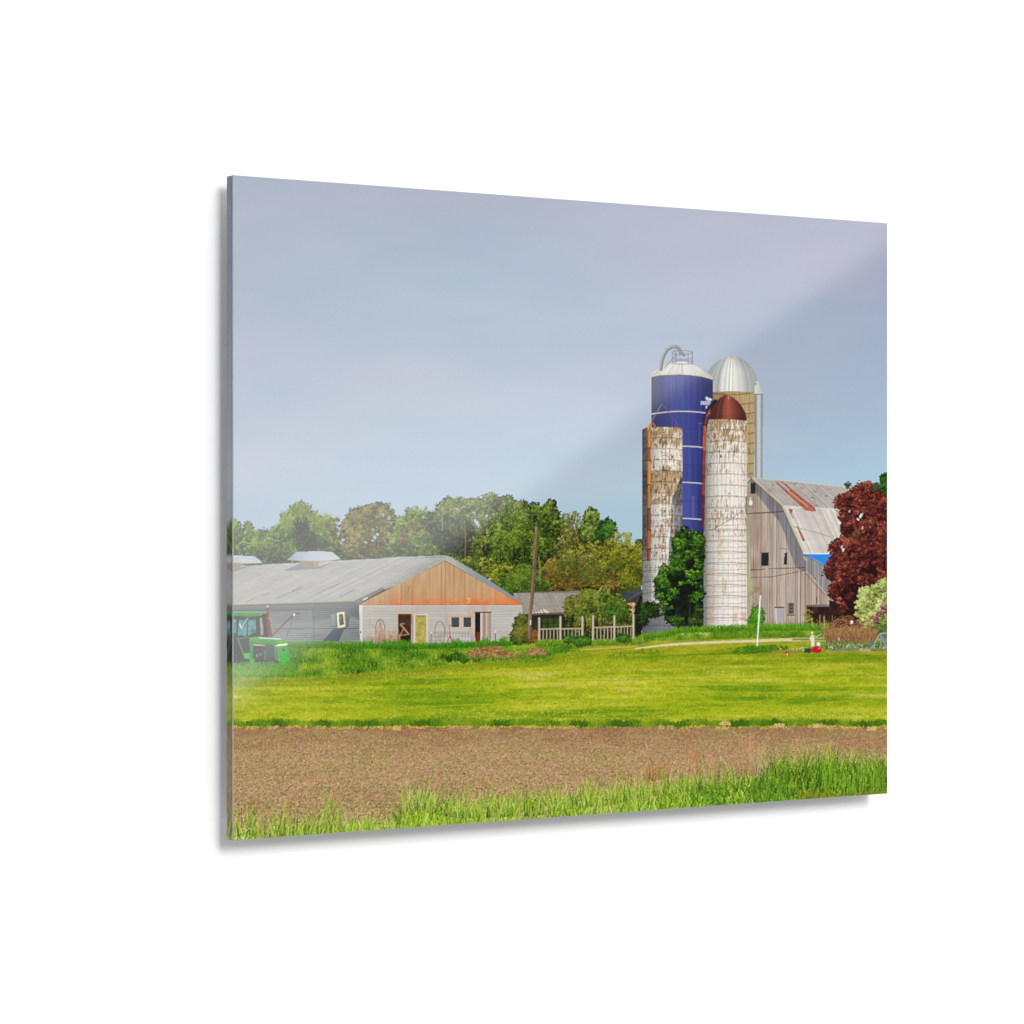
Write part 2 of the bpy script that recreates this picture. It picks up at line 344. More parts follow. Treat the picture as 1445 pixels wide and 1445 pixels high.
# green clumps on the slope near the white post
foliage([(1060,917,30,5),(1090,914,22,4),(1048,920,16,3)], [(40,92,16),(70,130,20),(110,156,34)], VG, seed=121, dens=1, under=False)
foliage([(915,920,22,4),(880,924,20,3)], [(90,130,16),(120,150,20)], LAWN, seed=122, dens=.6, under=False)
# lawn streaks
for (x0, y0, x1, y1, w, c, a) in [(330,992,560,982,1.6,(176,182,70),.35),(600,958,880,943,1.5,(200,186,60),.55),(640,970,880,962,1.2,(186,180,60),.4),(560,1000,900,980,2,(196,188,50),.35),(900,975,1252,978,1.6,(192,184,60),.35),(340,1000,500,990,2.4,(184,190,90),.25),(740,962,1250,952,1.2,(110,146,20),.4),(720,974,800,969,3,(100,140,16),.35),(950,960,1100,964,3,(110,148,18),.35),(1080,968,1250,970,2,(112,150,14),.4)]:
    line([(x0,y0),((x0+x1)/2,(y0+y1)/2+1.0),(x1,y1)], w, c, LAWN, a)
k = 5200; bx = R(k, 312, 1262); by = R(k, 930, 1021)
ok = IDM[((by-AY0)*S).astype(int), ((bx-AX0)*S).astype(int)] == LAWN; bx, by = bx[ok], by[ok]; k = len(bx)
blades(bx, by, R(k, 1, 2.6), R(k, -.4, .4), R(k, -.2, .2), .5, ramp([(112,144,12),(146,168,20),(176,186,40),(206,200,90)], R(k)), LAWN)
# whitish scatterings near the field edge
k = 420; k = 330; bx = np.concatenate([R(170, 600, 960), R(160, 1090, 1250)]); by = np.where(bx < 1000, R(k, 1003, 1017), R(k, 1007, 1013))
stamps(bx, by, R(k, .5, 1.1), R(k, .4, .7), 0, ramp([(184,180,50),(206,196,80),(226,206,120)], R(k)), LAWN)
k = 60; stamps(R(k, 1206, 1252), 981.5+R(k, -1.6, 1.6), R(k, .8, 1.8), .5, .05, ramp([(196,186,80),(220,204,130)], R(k)), LAWN, a=.75)
k = 90; stamps(np.concatenate([R(14, 530, 560), R(76, 600, 850)]), R(k, 1000, 1016), .7, .6, 0, ramp([(206,204,80),(226,218,120)], R(k)), LAWN)
for q in range(150):   # worn and lush patches in the mown grass
    x0, y0 = R(1, 320, 1255)[0], R(1, 935, 1016)[0]; k = int(R(1, 20, 70)[0]); w_ = R(1, 6, 34)[0]
    tone = ramp([(88,128,14),(120,150,16),(186,186,50),(206,188,90)], R(1))[0]
    stamps(x0+rng.normal(0, w_, k), y0+rng.normal(0, 1.3, k), R(k, .6, 2.2), R(k, .35, .7), 0, tone*(1+R(k, -.1, .1))[:, None], LAWN, a=.5)
# soil
def soilc(X, Y):
    d = np.clip((Y-1027)/40, 0, 1)
    c = mix((156,112,82), (182,147,108), np.clip(d*.9+.5*(fbm(X, Y, 60, 14, seed=130)-.5), 0, 1))
    c = mix(c, (174,152,96), np.clip(1.5*(fbm(X, Y, 30, 9, seed=131)-.42), 0, .5))
    g = fbm(X, Y, 2.4, 1.8, seed=132, o=2)-.5
    return c*(1+.34*g+.34*(noise(X, Y, .9, .8, seed=133)-.5))[..., None]
xe = np.arange(308, 1266, 1.5); ye = 1024.5+3.2*fbm(xe, xe*0, 26, seed=145)+2.4*(noise(xe, xe*0, 5, seed=146)-.4)
poly(list(zip(xe, ye))+[(1265,1200),(308,1200)], soilc, SOIL)
k = 16000; bx = R(k, 312, 1262); v = R(k); by = 1029+v*145
sz = .35+.55*v
stamps(bx, by, sz*R(k, .6, 1.3), sz*R(k, .5, .9), R(k, -.9, .9), ramp([(104,68,50),(146,104,78),(194,150,116),(214,176,144),(230,204,176)], R(k)), SOIL)
k = 3600; bx = R(k, 312, 1262); v = R(k)**1.2; by = 1030+v*145; stamps(bx, by, R(k,.5,.9)+.9*v, R(k,.35,.6)+.4*v, R(k,-.5,.5), ramp([(86,56,40),(110,76,54),(134,98,70)], R(k)), SOIL); stamps(bx-.5, by-.8-.4*v, R(k,.4,.8)+.6*v, .4, R(k,-.4,.4), ramp([(190,154,116),(214,182,146)], R(k)), SOIL)
k = 15000; bx = R(k, 312, 1262); v = R(k); by = 1034+np.floor(v*30)/30*138+R(k, -1.4, 1.4)
m = fbm(bx, by, 34, 9, seed=134)+.5*fbm(bx, by, 7, 4, seed=135) > .66
bx, by, v = bx[m], by[m], v[m]; k = len(bx)
blades(bx, by, R(k, .8, 2.0)+v*R(k, 0, 3.2), R(k, -.8, .8), R(k, -.4, .4), .5+.6*v, ramp([(88,104,24),(122,136,36),(156,160,60),(120,146,30)], R(k)), SOIL)
k = 500; stamps(R(k, 312, 1262), R(k, 1030, 1170), .9, .5, R(k, 0, 3), ramp([(70,44,36),(226,200,176),(216,176,130)], R(k)), SOIL)
# dark fringe between lawn and soil
FR = pid('printed_field_edge_grass')
n = 11000; bx = R(n, 312, 1262); e = 1020.0+3.2*fbm(bx, bx*0, 26, seed=145)+3.6*(fbm(bx, bx*0, 12, seed=140)-.3)+np.where(bx > 1000, -.5, 0); by = e+R(n, -3.5, 3.0)+2.5*(R(n) < .12)
o = np.argsort(by); bx, by = bx[o], by[o]
blades(bx, by, R(n, 1.8, 5.2)*(.6+.8*noise(bx, bx*0, 8, seed=147)), R(n, -.4, .4), R(n, -.3, .3), R(n, .5, .9), ramp([(44,80,12),(66,106,14),(98,134,22),(140,160,36)], np.clip(noise(bx, by*0, 14, seed=141)*.7+R(n, -.1, .5), 0, 1)), FR)
k = 900; bx = R(k, 312, 1262); m = noise(bx, bx*0, 11, seed=142) > .45; bx = bx[m]; k = len(bx)
stamps(bx, 1024.8+3.2*fbm(bx, bx*0, 26, seed=145)+R(k, -2.2, 2.2), R(k, .8, 1.8), R(k, .5, .9), R(k, -.4, .4), ramp([(190,150,60),(206,178,96),(180,160,50),(222,196,130)], R(k)), FR)
for (x, y, w) in [(1023,1021,7),(1100,1024,7),(1154,1024,6),(1230,1028,6),(560,1028,5)]:
    k = 60; stamps(x+R(k, -w, w), y+R(k, -2.4, 2.4)*1, 1.2, .7, R(k, -.5, .5), ramp([(170,150,60),(206,176,96),(226,204,140)], R(k)), FR)

# ================================================================= BRUSH PILE, CROWS
BPI = pid('printed_brush_pile')
n = 900; bx = 652+rng.normal(0, 13, n); by = 930+rng.normal(0, 2.2, n)+2*np.sin(bx*.3); blades(bx, by, R(n, 2, 6), R(n, -.5, .5), R(n, -.4, .4), R(n, .7, 1.3), ramp([(20,50,12),(36,76,14),(62,110,20)], R(n)), TG)
k = 620; bx = np.concatenate([R(500, 662, 735), R(120, 745, 768)]); hh = np.where(bx < 740, 17*np.exp(-((bx-690)/20)**2)+4, 9*np.exp(-((bx-756)/9)**2)+2)
by = 928-R(k)*hh-np.where(bx > 740, 4, 0); an = R(k, -1.3, 1.3); L = R(k, 3, 11)
pal = ramp([(84,48,32),(134,86,54),(176,122,80),(206,162,118),(126,84,46)], R(k))
for q in range(k): line([(bx[q]-L[q]*.5*math.cos(an[q]), by[q]-L[q]*.35*math.sin(an[q])), (bx[q]+L[q]*.5*math.cos(an[q]), by[q]+L[q]*.35*math.sin(an[q]))], .8, pal[q], BPI)
k = 260; bx = R(k, 640, 775); by = R(k, 927, 935); blades(bx, by, R(k, 2, 6), R(k, -.4, .4), R(k, -.3, .3), .7, ramp([(50,104,10),(84,140,14),(120,160,24)], R(k)), TG)
CR = pid('printed_crow')
ell(645.4,984,1.8,1.1,(34,34,30),CR); ell(646.6,985,1,.9,(24,24,24),CR); ell(697,966.6,1.3,1,(70,60,24),CR)
line([(752,985.6),(758,985.2)], 1.4, (140,110,30), LAWN); line([(702,984.5),(706,984.2)], 1.2, (150,120,40), LAWN)
# ================================================================= LONG METAL SHED (left)
PB = 'printed_long_shed'
W_ = pid(PB); RF = pid(PB, 'roof'); GB = pid(PB, 'gable'); SW = pid(PB, 'side_wall')
def sidec(X, Y):
    c = mix((142,146,142), (124,130,130), fbm(X, Y, 22, 8, seed=201))
    r = (Y+(X-420)*.006) % 2.9
    c = c*(1-.17*(r < .9)+.06*((r > 1.4) & (r < 2.2)))[..., None]
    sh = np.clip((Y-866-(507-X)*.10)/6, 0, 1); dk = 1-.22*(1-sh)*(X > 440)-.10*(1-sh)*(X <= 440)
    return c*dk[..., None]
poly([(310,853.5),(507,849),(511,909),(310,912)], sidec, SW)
poly([(310,853),(500,848),(507,851),(507,855),(443,857),(443,861),(310,862)], (102,108,106), SW)
line([(310,861.6),(443,860.4)], 1, (74,80,80), SW); line([(310,857.2),(443,855)], .7, (128,134,130), SW)
line([(443,857),(443,905)], .8, (92,98,102), SW); line([(310,888),(505,886.6)], 1.0, (80,86,92), SW, .8)
poly([(485,866),(493,870),(492,884),(486,888),(478,905),(455,905),(470,888),(484,886)], (70,84,96), SW, .75)
poly([(486,858),(506,856),(507,876),(492,866)], (84,96,106), SW, .5)
line([(414,868),(411,880),(402,905)], 1.2, (86,92,104), SW, .7); line([(424,866),(417,874)], 2, (92,104,110), SW, .6)
def roofc(X, Y):
    c = mix((180,177,170), (164,163,160), fbm(X, Y, 40, 12, seed=202))
    u = X+(Y-800)*2.05
    s = noise(u, Y*0, 3.2, seed=203); c = c*(1+.07*(s-.5))[..., None]
    r = (u % 15.5) < 1.4
    c = c*(1-.06*r)[..., None]
    c = c+(fbm(X+(Y*2), Y, 9, 2.5, seed=204)-.5)[..., None]*np.array([16, 14, 8])
    t = np.clip((Y-835)/18, 0, 1)*.5*noise(X, Y, 12, 4, seed=205)
    return mix(c, (178,168,146), t)
poly([(310,799),(370,797.5),(411,795),(480,791.5),(545,788),(552,786.5),(628,784),(629,788),(600,802),(560,820),(541,829),(500,847.5),(310,853.6)], roofc, RF)
line([(370,797.2),(411,795.2),(480,791.4),(545,788.4),(628,784)], 1.0, (176,184,194), RF); line([(600,786.4),(626,785.5)], 1.8, (120,130,142), RF, .8); line([(560,788.6),(590,787.4)], 1.2, (128,132,140), RF, .6)
for (a, b, c_, d) in [(347,850,372,838),(390,844,428,829),(446,838,478,824),(371,841,380,836),(480,842,500,832),(412,834,424,828)]:
    line([(a,b),(c_,d)], .9, (112,112,114), RF, .8)
line([(310,853.8),(400,851),(500,847.8)], 1.1, (176,160,128), RF)
# rake board
FA = pid(PB, 'rake_board')
def fasc(X, Y): return mix((182,176,158), (150,146,136), fbm(X, Y, 8, 3, seed=206))
poly([(628,784),(629,791),(600,806),(560,826.5),(545,833),(540,830),(507,849),(500,848)], fasc, FA)
poly([(628,784),(636,786),(680,812),(739,851),(738,853),(728,848),(670,815),(628,791)], lambda X, Y: mix((176,176,164),(138,148,154), np.clip((X-640)/40,0,1)), FA)
poly([(500,848),(541,828),(541,832),(513,848),(506,853)], (124,120,112), FA); line([(513,846.5),(518,843.5)], 2, (206,204,200), FA)
line([(541,833),(560,827),(628,792)], 1.0, (96,78,56), FA); line([(628,791.6),(670,816),(738,853)], 1.0, (90,66,56), FA)
ell(691,817.5,1.4,1.2,(220,220,216),FA)
def gab(X, Y):
    st = noise(X, Y*0, 1.5, seed=210)*.6+noise(X, Y, 3.5, 30, seed=211)*.6
    c = ramp([(172,134,96),(196,156,114),(212,176,138)], np.clip(st*.8, 0, 1))
    red = np.clip((Y-828)/24, 0, 1)**1.6*(.9*fbm(X, Y, 12, 9, seed=212))*np.where(X > 555, .8, .2)
    red = red+np.clip((X-690)/45, 0, 1)*.35
    red = red+np.clip((Y-844)/7, 0, 1)*np.clip(2.4*(noise(X, Y, 7, 3, seed=213)-.35), 0, 1)*np.where(X > 550, .7, .12)*np.where((X>640)&(X<660),.4,1)
    c = mix(c, (236,108,48), np.clip(red, 0, .92))
    gr = np.clip((520-X)/12, 0, 1)*0+np.clip(fbm(X, Y, 14, 10, seed=214)-.55, 0, 1)*.9
    c = mix(c, (160,144,110), np.clip(gr, 0, .5))
    return c*(1-.20*((X > 628) & (X < 629.2)))[..., None]
poly([(507,853),(545,833.5),(628,792),(738,853)], gab, GB)
for x in (536, 582, 672): line([(x,852),(x,792+abs(x-628)*.54)], .7, (150,104,66), GB, .6)
line([(575,830),(579,826),(575,836)], 1.0, (170,112,70), GB, .7); stamps(R(10,660,663), R(10,844,850), .9,.9,0,np.array([220,190,130.]),GB)
line([(507,853.4),(600,853.6),(738,853.6)], 1.0, (196,92,60), GB)
def frontc(X, Y):
    c = mix((208,203,194), (190,184,177), fbm(X, Y, 30, 8, seed=215))
    r = Y % 2.35
    c = c*(1-.15*(r < .85))[..., None]
    ru = np.clip(fbm(X, Y, 3.2, 40, seed=216)-.60, 0, 1)*3.2*np.clip((Y-852)/4, 0, 1)*np.clip((900-Y)/40, .2, 1)
    c = mix(c, (206,150,118), np.clip(ru, 0, .55))
    lo = np.clip((Y-888)/20, 0, 1)*np.clip(2.2*(fbm(X, Y, 9, 7, seed=218)-.38), 0, 1)
    return mix(c, (150,128,104), np.clip(lo, 0, .6))
poly([(509,854.2),(737,854.2),(737,906),(511,911)], frontc, W_)
poly([(507,854),(511.5,854),(511.5,910),(508,910)], (218,214,208), pid(PB,'corner_post')); ell(508.8,892,.9,1.6,(130,70,60),pid(PB,'corner_post'))
line([(628.5,854),(628.5,905)], .7, (150,146,146), W_, .7); line([(693,854),(693,905)], .7, (196,190,186), W_, .7)
line([(663,885),(663,888),(672,888)], .8, (170,150,140), W_)
# openings
DO = pid(PB, 'doorway')
rect(562,866,580.5,911, lambda X, Y: ramp([(34,22,20),(62,36,30),(96,58,40)], fbm(X,Y,5,seed=217)), DO)
rect(566,897,579,911,(28,34,20),DO); line([(565,881),(577,895)], 1.6, (206,150,110), DO); line([(566,880),(571,880)], 1.2, (200,150,110), DO); line([(562,897),(577,895)],1.6,(180,112,60),DO); line([(564,900),(566,910)],1.6,(186,110,50),DO)
line([(559,865),(583,865)], 1.5, (214,180,130), pid(PB,'lintel#2')); line([(562,867),(580,867)], 1, (150,80,40), DO)
line([(561.4,866),(561.4,911)], .9, (170,140,110), W_); rect(580,867,583.5,911,(172,150,140),pid(PB,'door_frame')); line([(579.8,868),(579.8,880)],1.4,(110,60,50),DO)
rect(583.5,867,603.5,911,(218,208,180),pid(PB,'door_frame'))
rect(586,868.5,601.5,911, lambda X, Y: ramp([(140,126,60),(176,164,84),(206,196,120)], fbm(X,Y,3,5,seed=218)), pid(PB,'yellow_door')); line([(586,869),(601,869)],1,(110,100,50),pid(PB,'yellow_door'))
for x in (637, 654):
    WW = pid(PB,'window#%d' % x)
    rect(x-2,869,x+12.8,886.6,(206,180,150),WW); line([(x-2,869.6),(x+12.6,869.6)],1.2,(200,130,90),WW)
    rect(x,871,x+11,885, lambda X, Y: mix((42,50,62),(76,88,100), fbm(X,Y,4,seed=219)), WW)
DO2 = pid(PB,'doorway#2'); rect(670,864,678.5,909,(26,22,26),DO2); rect(673,892,677.5,905,(110,52,34),DO2)
rect(678,864,693,908, lambda X, Y: ramp([(150,128,118),(190,168,156),(214,196,186)], noise(X,Y*0,2.2,seed=220)), pid(PB,'sliding_door'))
line([(670,864.2),(693,864.2)], 1.6, (70,44,44), pid(PB,'lintel')); line([(692,866),(692,906)], 1, (120,100,90), pid(PB,'sliding_door')); line([(669,888),(671,908)],1,(214,160,130),W_)
# white skirt panel, hoops, wire and stands by the wall
rect(628,896,664,909,(204,200,208),W_,.6)
HP = pid('printed_iron_hoop')
arc(536.5,890,6.8,16,0,360,.9,(112,88,76),HP); arc(534,890,4,14,0,360,.6,(150,120,104),HP); line([(536,875),(536,905)],.6,(120,90,80),HP)
HP2 = pid('printed_iron_hoop#2'); arc(620.5,893,7.2,16,180,360,.9,(120,100,92),HP2); arc(620.5,893,7.2,16,0,180,.7,(140,120,112),HP2,.7)
WG = pid('printed_wire_panel')
for x in np.arange(606, 664, 4.2): line([(x,893),(x,909)], .5, (120,106,104), WG, .7)
for y in (893, 898, 904): line([(604,y),(664,y)], .5, (120,106,104), WG, .7)
TS = pid('printed_tripod_stand')
line([(634,882),(635,897)],.9,(176,84,56),TS); line([(635,897),(630,909)],1.1,(176,74,54),TS); line([(635,897),(640,909)],1.1,(140,64,54),TS); ell(635.5,899,1.4,2.2,(186,74,50),TS); line([(634,882),(638,884)],1,(180,120,80),TS)
DWD = pid('printed_dry_weeds')
k = 170; bx = R(k,530,563); blades(bx, R(k,906,911), R(k,8,30)*np.where(bx>545,.75,1), R(k,-.25,.25), R(k,-.3,.3), .6, ramp([(150,112,90),(186,148,124),(206,172,148),(150,140,80)], R(k)), DWD)
for (x, y0, y1) in [(608.4,894,909),(699,893,905)]:
    PO = pid('printed_short_post#%d' % x)
    line([(x,y0),(x,y1)],1.2,(66,62,66),PO); ell(x,y0-1.2,1,1.5,(226,222,218),PO)
# vents
for (o, id_) in ((0, 'v0'), (1, 'v1')):
    V = pid('printed_roof_vent#%d' % o)
    if o:
        poly([(401,804.6),(420,797),(424,794),(452,799),(470,793.5),(452,802),(440,803.4),(410,805)], (124,124,134), RF, .8)
        poly([(424,791),(449,790.5),(452,792),(446,800.4),(424,800)], (150,136,114), V); poly([(441,791),(452,791),(446,800.4),(441,800.4)], (164,146,122), V); line([(441,791),(441,800)], .7, (120,96,76), V)
        poly([(406.5,789.4),(418,778.8),(442,778),(468,778.4),(480.5,788.6),(464,791.4),(442,792),(424,791.4)], lambda X, Y: mix((150,166,182),(186,192,198), np.clip((X-410)/40,0,1)*(.8+.4*noise(X,Y,4,seed=5))), V)
        line([(406.5,789.6),(424,791.6),(442,792.2),(464,791.6),(480.5,788.8)], 1.0, (160,150,116), V); line([(442,778),(442,791)], .7, (200,200,200), V, .7)
    else:
        poly([(320,806),(345,799),(352,797.5),(366,796),(352,800),(332,806.6)], (124,124,134), RF, .8)
        poly([(315,793),(346,795),(340,799),(330,806),(315,806)], (150,134,114), V)
        poly([(315,784),(358.5,784.4),(370.5,794),(350,795),(315,793.4)], lambda X, Y: mix((164,176,188),(188,194,198), noise(X,Y,8,seed=6)), V)
        line([(315,793.6),(350,795.2),(370.5,794.2)], 1.0, (160,150,116), V)
# cooler
AC = pid('printed_window_cooler')
rect(466,866,477,884,(104,124,118),AC); rect(467.5,867,473,883,(124,142,134),AC)
poly([(475.5,864.6),(485.8,863.4),(487.4,884.6),(476.6,886)], (226,222,178), AC); poly([(478,867),(484,866),(485.6,881.4),(479,883)], (70,62,60), AC); poly([(479,869),(482,868),(482,881),(479.6,882)], (92,90,92), AC)
line([(487.6,868),(488.6,884)],1.2,(140,124,60),AC)
# ================================================================= TRACTOR
TR = 'printed_tractor'
GRN = np.array((38,140,54.)); T0 = pid(TR)
poly([(310,868),(377,866),(379,900),(392,905),(392,940),(380,944),(345,946),(310,946)], lambda X, Y: mix((22,22,26),(48,40,44), fbm(X,Y,4,seed=230)), T0)
CB = pid(TR,'cab'); rect(310,869,372,900,(30,28,34),CB)
GL = pid(TR,'window')
def glass(X, Y): return ramp([(40,84,90),(70,124,126),(112,156,158)], fbm(X,Y,5,8,seed=231))
poly([(337,875),(348.6,874.4),(348,896),(336,897)], glass, GL); GL2 = pid(TR,'window#2'); GL3 = pid(TR,'window#3'); poly([(350,874.6),(361,874.4),(361.6,891),(350,897)], glass, GL2); rect(315,877,333.6,893,glass,GL3)
line([(349.3,874),(348.6,897)],1.3,(36,50,70),CB); line([(350,872),(344,880),(341,887)],.9,(176,192,190),GL); line([(338,880),(340.6,886)],1.4,(210,220,220),GL); line([(345,893),(345.6,898)],1.6,(96,140,180),GL)
rect(354,888,361,893,(50,96,80),GL2); poly([(366.4,872),(369.6,872),(372.6,896),(368,896)], (138,146,124), CB); line([(377,870),(379,900)],1.0,(150,150,154),CB)
rect(371.5,867,376.5,899,(34,30,38),CB); ell(331,876,1.8,2.2,(150,140,140),CB)
CRF = pid(TR,'cab_roof')
poly([(310,864.6),(329,864),(340,863.2),(367,863),(371.4,866),(368,868.8),(350,870.2),(338,869.2),(310,869.2)], GRN*.95, CRF); poly([(310,864.6),(340,863.2),(367,863),(370,865),(340,865),(310,866.2)], (70,164,70), CRF)
ell(346.6,867.2,2.4,1.5,(150,84,40),pid(TR,'marker_light')); ell(338,867.2,2.2,1.2,(60,104,50),CRF); ell(368,866.2,1.7,1.2,(150,110,40),pid(TR,'marker_light#2'))
poly([(335,901),(353,900),(352,925),(344,926)], (40,38,44), T0); line([(335.6,901.6),(345.6,928)], 1.8, (64,124,52), T0); line([(334,901.4),(352,899.4)], 1.3, (72,120,48), T0)
poly([(343.6,922.5),(353,921.5),(354,930),(345.6,929)], (70,170,60), pid(TR,'step')); poly([(352,929),(359.6,929.5),(359,937),(355,938),(352.6,934)], (52,154,60), pid(TR,'fuel_cap'))
HD = pid(TR,'hood')
poly([(352,900),(364,898.4),(380,900.6),(396,901.6),(404.5,902.6),(407.2,905.6),(407.2,909.4),(392,910.6),(376,909.6),(357,909.6),(357,931),(352.6,929)], lambda X, Y: mix((84,160,60),(44,124,48), np.clip((Y-900)/9,0,1)*np.clip((395-X)/10,0,1)), HD)
line([(366,900),(380,900.8),(396,902)], 1.4, (196,222,188), HD)
ENG = pid(TR,'engine')
rect(357.5,910.6,374,930, lambda X, Y: ramp([(26,24,28),(52,46,52),(96,92,90)], fbm(X,Y,2.4,seed=232)), ENG); line([(357.4,909.9),(374,911)], 1.3, (190,186,130), HD)
line([(362,924),(363,927)],1.3,(140,160,110),ENG); line([(367.6,922),(368,925)],1.3,(120,140,100),ENG); rect(360,931,374,944,(40,38,48),ENG)
poly([(374,909.6),(386.6,909.8),(387,935),(376,935)], lambda X, Y: mix((62,80,68),(74,70,74), np.clip((Y-915)/15,0,1)), pid(TR,'side_panel')); rect(372.6,917,375.4,931,(52,110,70),pid(TR,'side_panel'))
poly([(387,911),(392.4,911),(391,932),(387.4,932)], (60,122,84), HD); poly([(383,934),(394,932),(394,940),(384,942)], (34,52,44), T0)
NS = pid(TR,'nose')
poly([(392,909.4),(407.2,908.6),(407.6,920),(409,924),(408.6,938),(404,939.6),(394.4,940),(393.4,924)], lambda X, Y: mix((48,146,50),(26,178,44), np.clip((Y-908)/25,0,1)), NS)
line([(388,911.4),(392,911)], 1.2, (180,200,130), NS); line([(392,910.6),(407,909)], 2.4, (234,236,180), pid(TR,'stripe')); ell(400,917,1.8,1.9,(28,66,34),NS)
for (x, y) in [(396.6,926.6),(406.6,926.4),(402,930.2),(396.6,934.6),(407,934.4)]: ell(x,y,1.2,.9,(26,110,44),NS)
line([(393.6,924),(408.6,923)],.8,(36,140,50),NS)
ARM = pid('printed_grain_auger')
poly([(376,857),(379.4,857),(380.6,873),(384,898),(378.4,899),(377,876)], lambda X, Y: mix((104,38,30),(140,66,52), noise(X,Y,1.6,6,seed=233)), ARM); ell(377.4,855.8,1.7,1.2,(206,190,180),ARM); line([(379.6,872),(382,874)],1.6,(190,120,90),ARM)
line([(383,898),(398,883),(414.6,867.4)], 2.0, (112,46,42), ARM); line([(384,896.5),(398,882.3)], .7, (160,90,80), ARM); line([(414.6,867.6),(417,866)], 2.6, (226,222,216), ARM); line([(417,866),(422,864.6)],2.4,(70,76,84),ARM)
# grass over the wheel line
n = 2400; bx = R(n, 312, 420); by = R(n, 940, 956); o = np.argsort(by); bx, by = bx[o], by[o]
blades(bx, by, R(n, 3, 8), R(n, -.35, .35), R(n, -.3, .3), .75, ramp([(40,104,30),(66,134,26),(104,156,30),(140,172,40)], np.clip(R(n)*.8+(by-940)/50, 0, 1)), TG)
n = 2600; bx = R(n, 500, 745); by = np.interp(bx,[500,560,660,745],[911,913,910,906])+R(n,-.5,4); blades(bx, by, R(n,2,6)*(1+.9*(noise(bx,bx*0,9,seed=240)>.66)), R(n,-.35,.35), R(n,-.3,.3), .7, ramp([(34,92,8),(64,134,12),(100,160,18)], R(n)), TG)
n = 1000; bx = R(n, 405, 510); by = 911+R(n,-1,4); blades(bx, by, R(n,3,7), R(n,-.35,.35), R(n,-.3,.3), .7, ramp([(44,110,10),(84,144,14),(120,160,18)], R(n)), TG)
# shrub at the corner and the leaning pole
foliage([(735,888,10,18),(742,895,12,11),(730,898,8,10),(738,876,6,7)], [(48,58,16),(74,90,24),(108,118,40),(140,120,60)], pid('printed_corner_shrub'), seed=241, clump=4, dens=1.2)
foliage([(752,898,7,8)], [(90,54,24),(140,84,40),(170,110,60)], pid('printed_corner_shrub'), seed=242, dens=.9)
PL = pid('printed_leaning_pole')
poly([(755.2,744),(757,742.6),(759.6,744.6),(757.6,790),(754,838),(750.6,866),(749.6,902),(744.6,902),(745.4,866),(748.6,838),(752.4,790)], lambda X, Y: ramp([(88,68,52),(132,106,84),(162,138,112)], np.clip(.5+.5*(noise(X,Y,1.2,9,seed=243)-.5)-(X-(757-(Y-744)*.075))*.10, 0, 1)), PL)
line([(748.6,876),(748.4,881)],1.6,(226,228,226),PL)
# plank fences
for gi, posts in enumerate([[(761,872,907),(791,870,906),(822,870,903)], [(837,869,908),(867,869,908),(894,866.5,907)]]):
    F = pid('printed_paddock_fence#%d' % gi)
    for (a, b) in zip(posts[:-1], posts[1:]):
        yr = 888 if gi == 0 else 885.6
        line([(a[0], yr-(a is not posts[0])*.8), (b[0], yr-1.0-(gi and b is posts[-1])*1.2)], 1.7, (184,170,136), F)
        for q in range(1, 6):
            x = a[0]+(b[0]-a[0])*q/6+.6; line([(x, yr), (x, 903)], 1.25, (166,156,124), F)
        line([(a[0]+2,902.6),(b[0]-2,902.2)], .7, (130,130,90), F, .6)
    for (x, y0, y1) in posts:
        FP = pid('printed_paddock_fence#%d' % gi, 'post#%d' % x)
        poly([(x-1.5,y0+.4),(x-.2,y0-1),(x+1.4,y0+.4),(x+1.5,y1),(x-1.3,y1)], lambda X, Y, x=x: mix((216,200,176),(166,148,124), np.clip((X-x+1)/2.6,0,1)), FP)
n = 2600; bx = R(n, 756, 925); by = np.interp(bx,[756,830,905,925],[908,909,906,900])+R(n,-2,3); blades(bx, by, R(n,2,5), R(n,-.35,.35), R(n,-.3,.3), .7, ramp([(54,100,14),(84,136,20),(130,158,34),(160,170,60)], R(n)), VG)
foliage([(822,906,10,5),(805,903,8,3),(880,902,10,4)], [(40,80,16),(70,116,24),(110,146,40)], VG, seed=245, dens=1.2)

# ================================================================= SILOS
def cyl(X, x0, x1): return np.clip((X-x0)/(x1-x0), 0, 1)
# --- white domed silo (rear)
DS = 'printed_tan_silo'; d0 = pid(DS)
def tanc(X, Y):
    t = cyl(X, 1000, 1065)
    c = ramp([(134,108,70),(170,142,94),(186,158,110),(190,162,114),(180,152,108)], np.clip(t*.9+.25*(noise(X,Y*0,1.8,seed=250)-.5),0,1))
    c = mix(c, (110,84,50), np.clip(2.2*(fbm(X,Y,2.4,12,seed=251)-.62),0,.6))
    r = (Y-553-3*(1-(2*t-1)**2)) % 14.2
    c = c*(1-.40*(r < 1.0)-.08*((r > 1)&(r < 2.6)))[..., None]
    v = (X-1000) % 7.2
    return c*(1-.20*(v < .8))[..., None]
poly([(1004,551),(1065,551),(1064,675),(1004,675)], tanc, d0)
def domec(X, Y):
    t = (X-1034)/34.5; h = np.clip((553-Y)/50, 0, 1); u = t/np.sqrt(np.clip(1-h*h*.92, .03, 1))
    rib = noise(np.arcsin(np.clip(u,-1,1))*13, Y*0, 1.0, seed=252)
    c = ramp([(150,152,154),(176,178,178),(214,214,208),(232,232,224),(206,206,200),(172,174,172),(160,164,164)], np.clip((u+1)/2+.10*(rib-.5), 0, 1))
    c = c*(.90+.20*rib)[..., None]
    return mix(c, (134,138,142), np.clip(h*1.5-.95, 0, .75)*np.clip(.6+t*1.2,0,1))
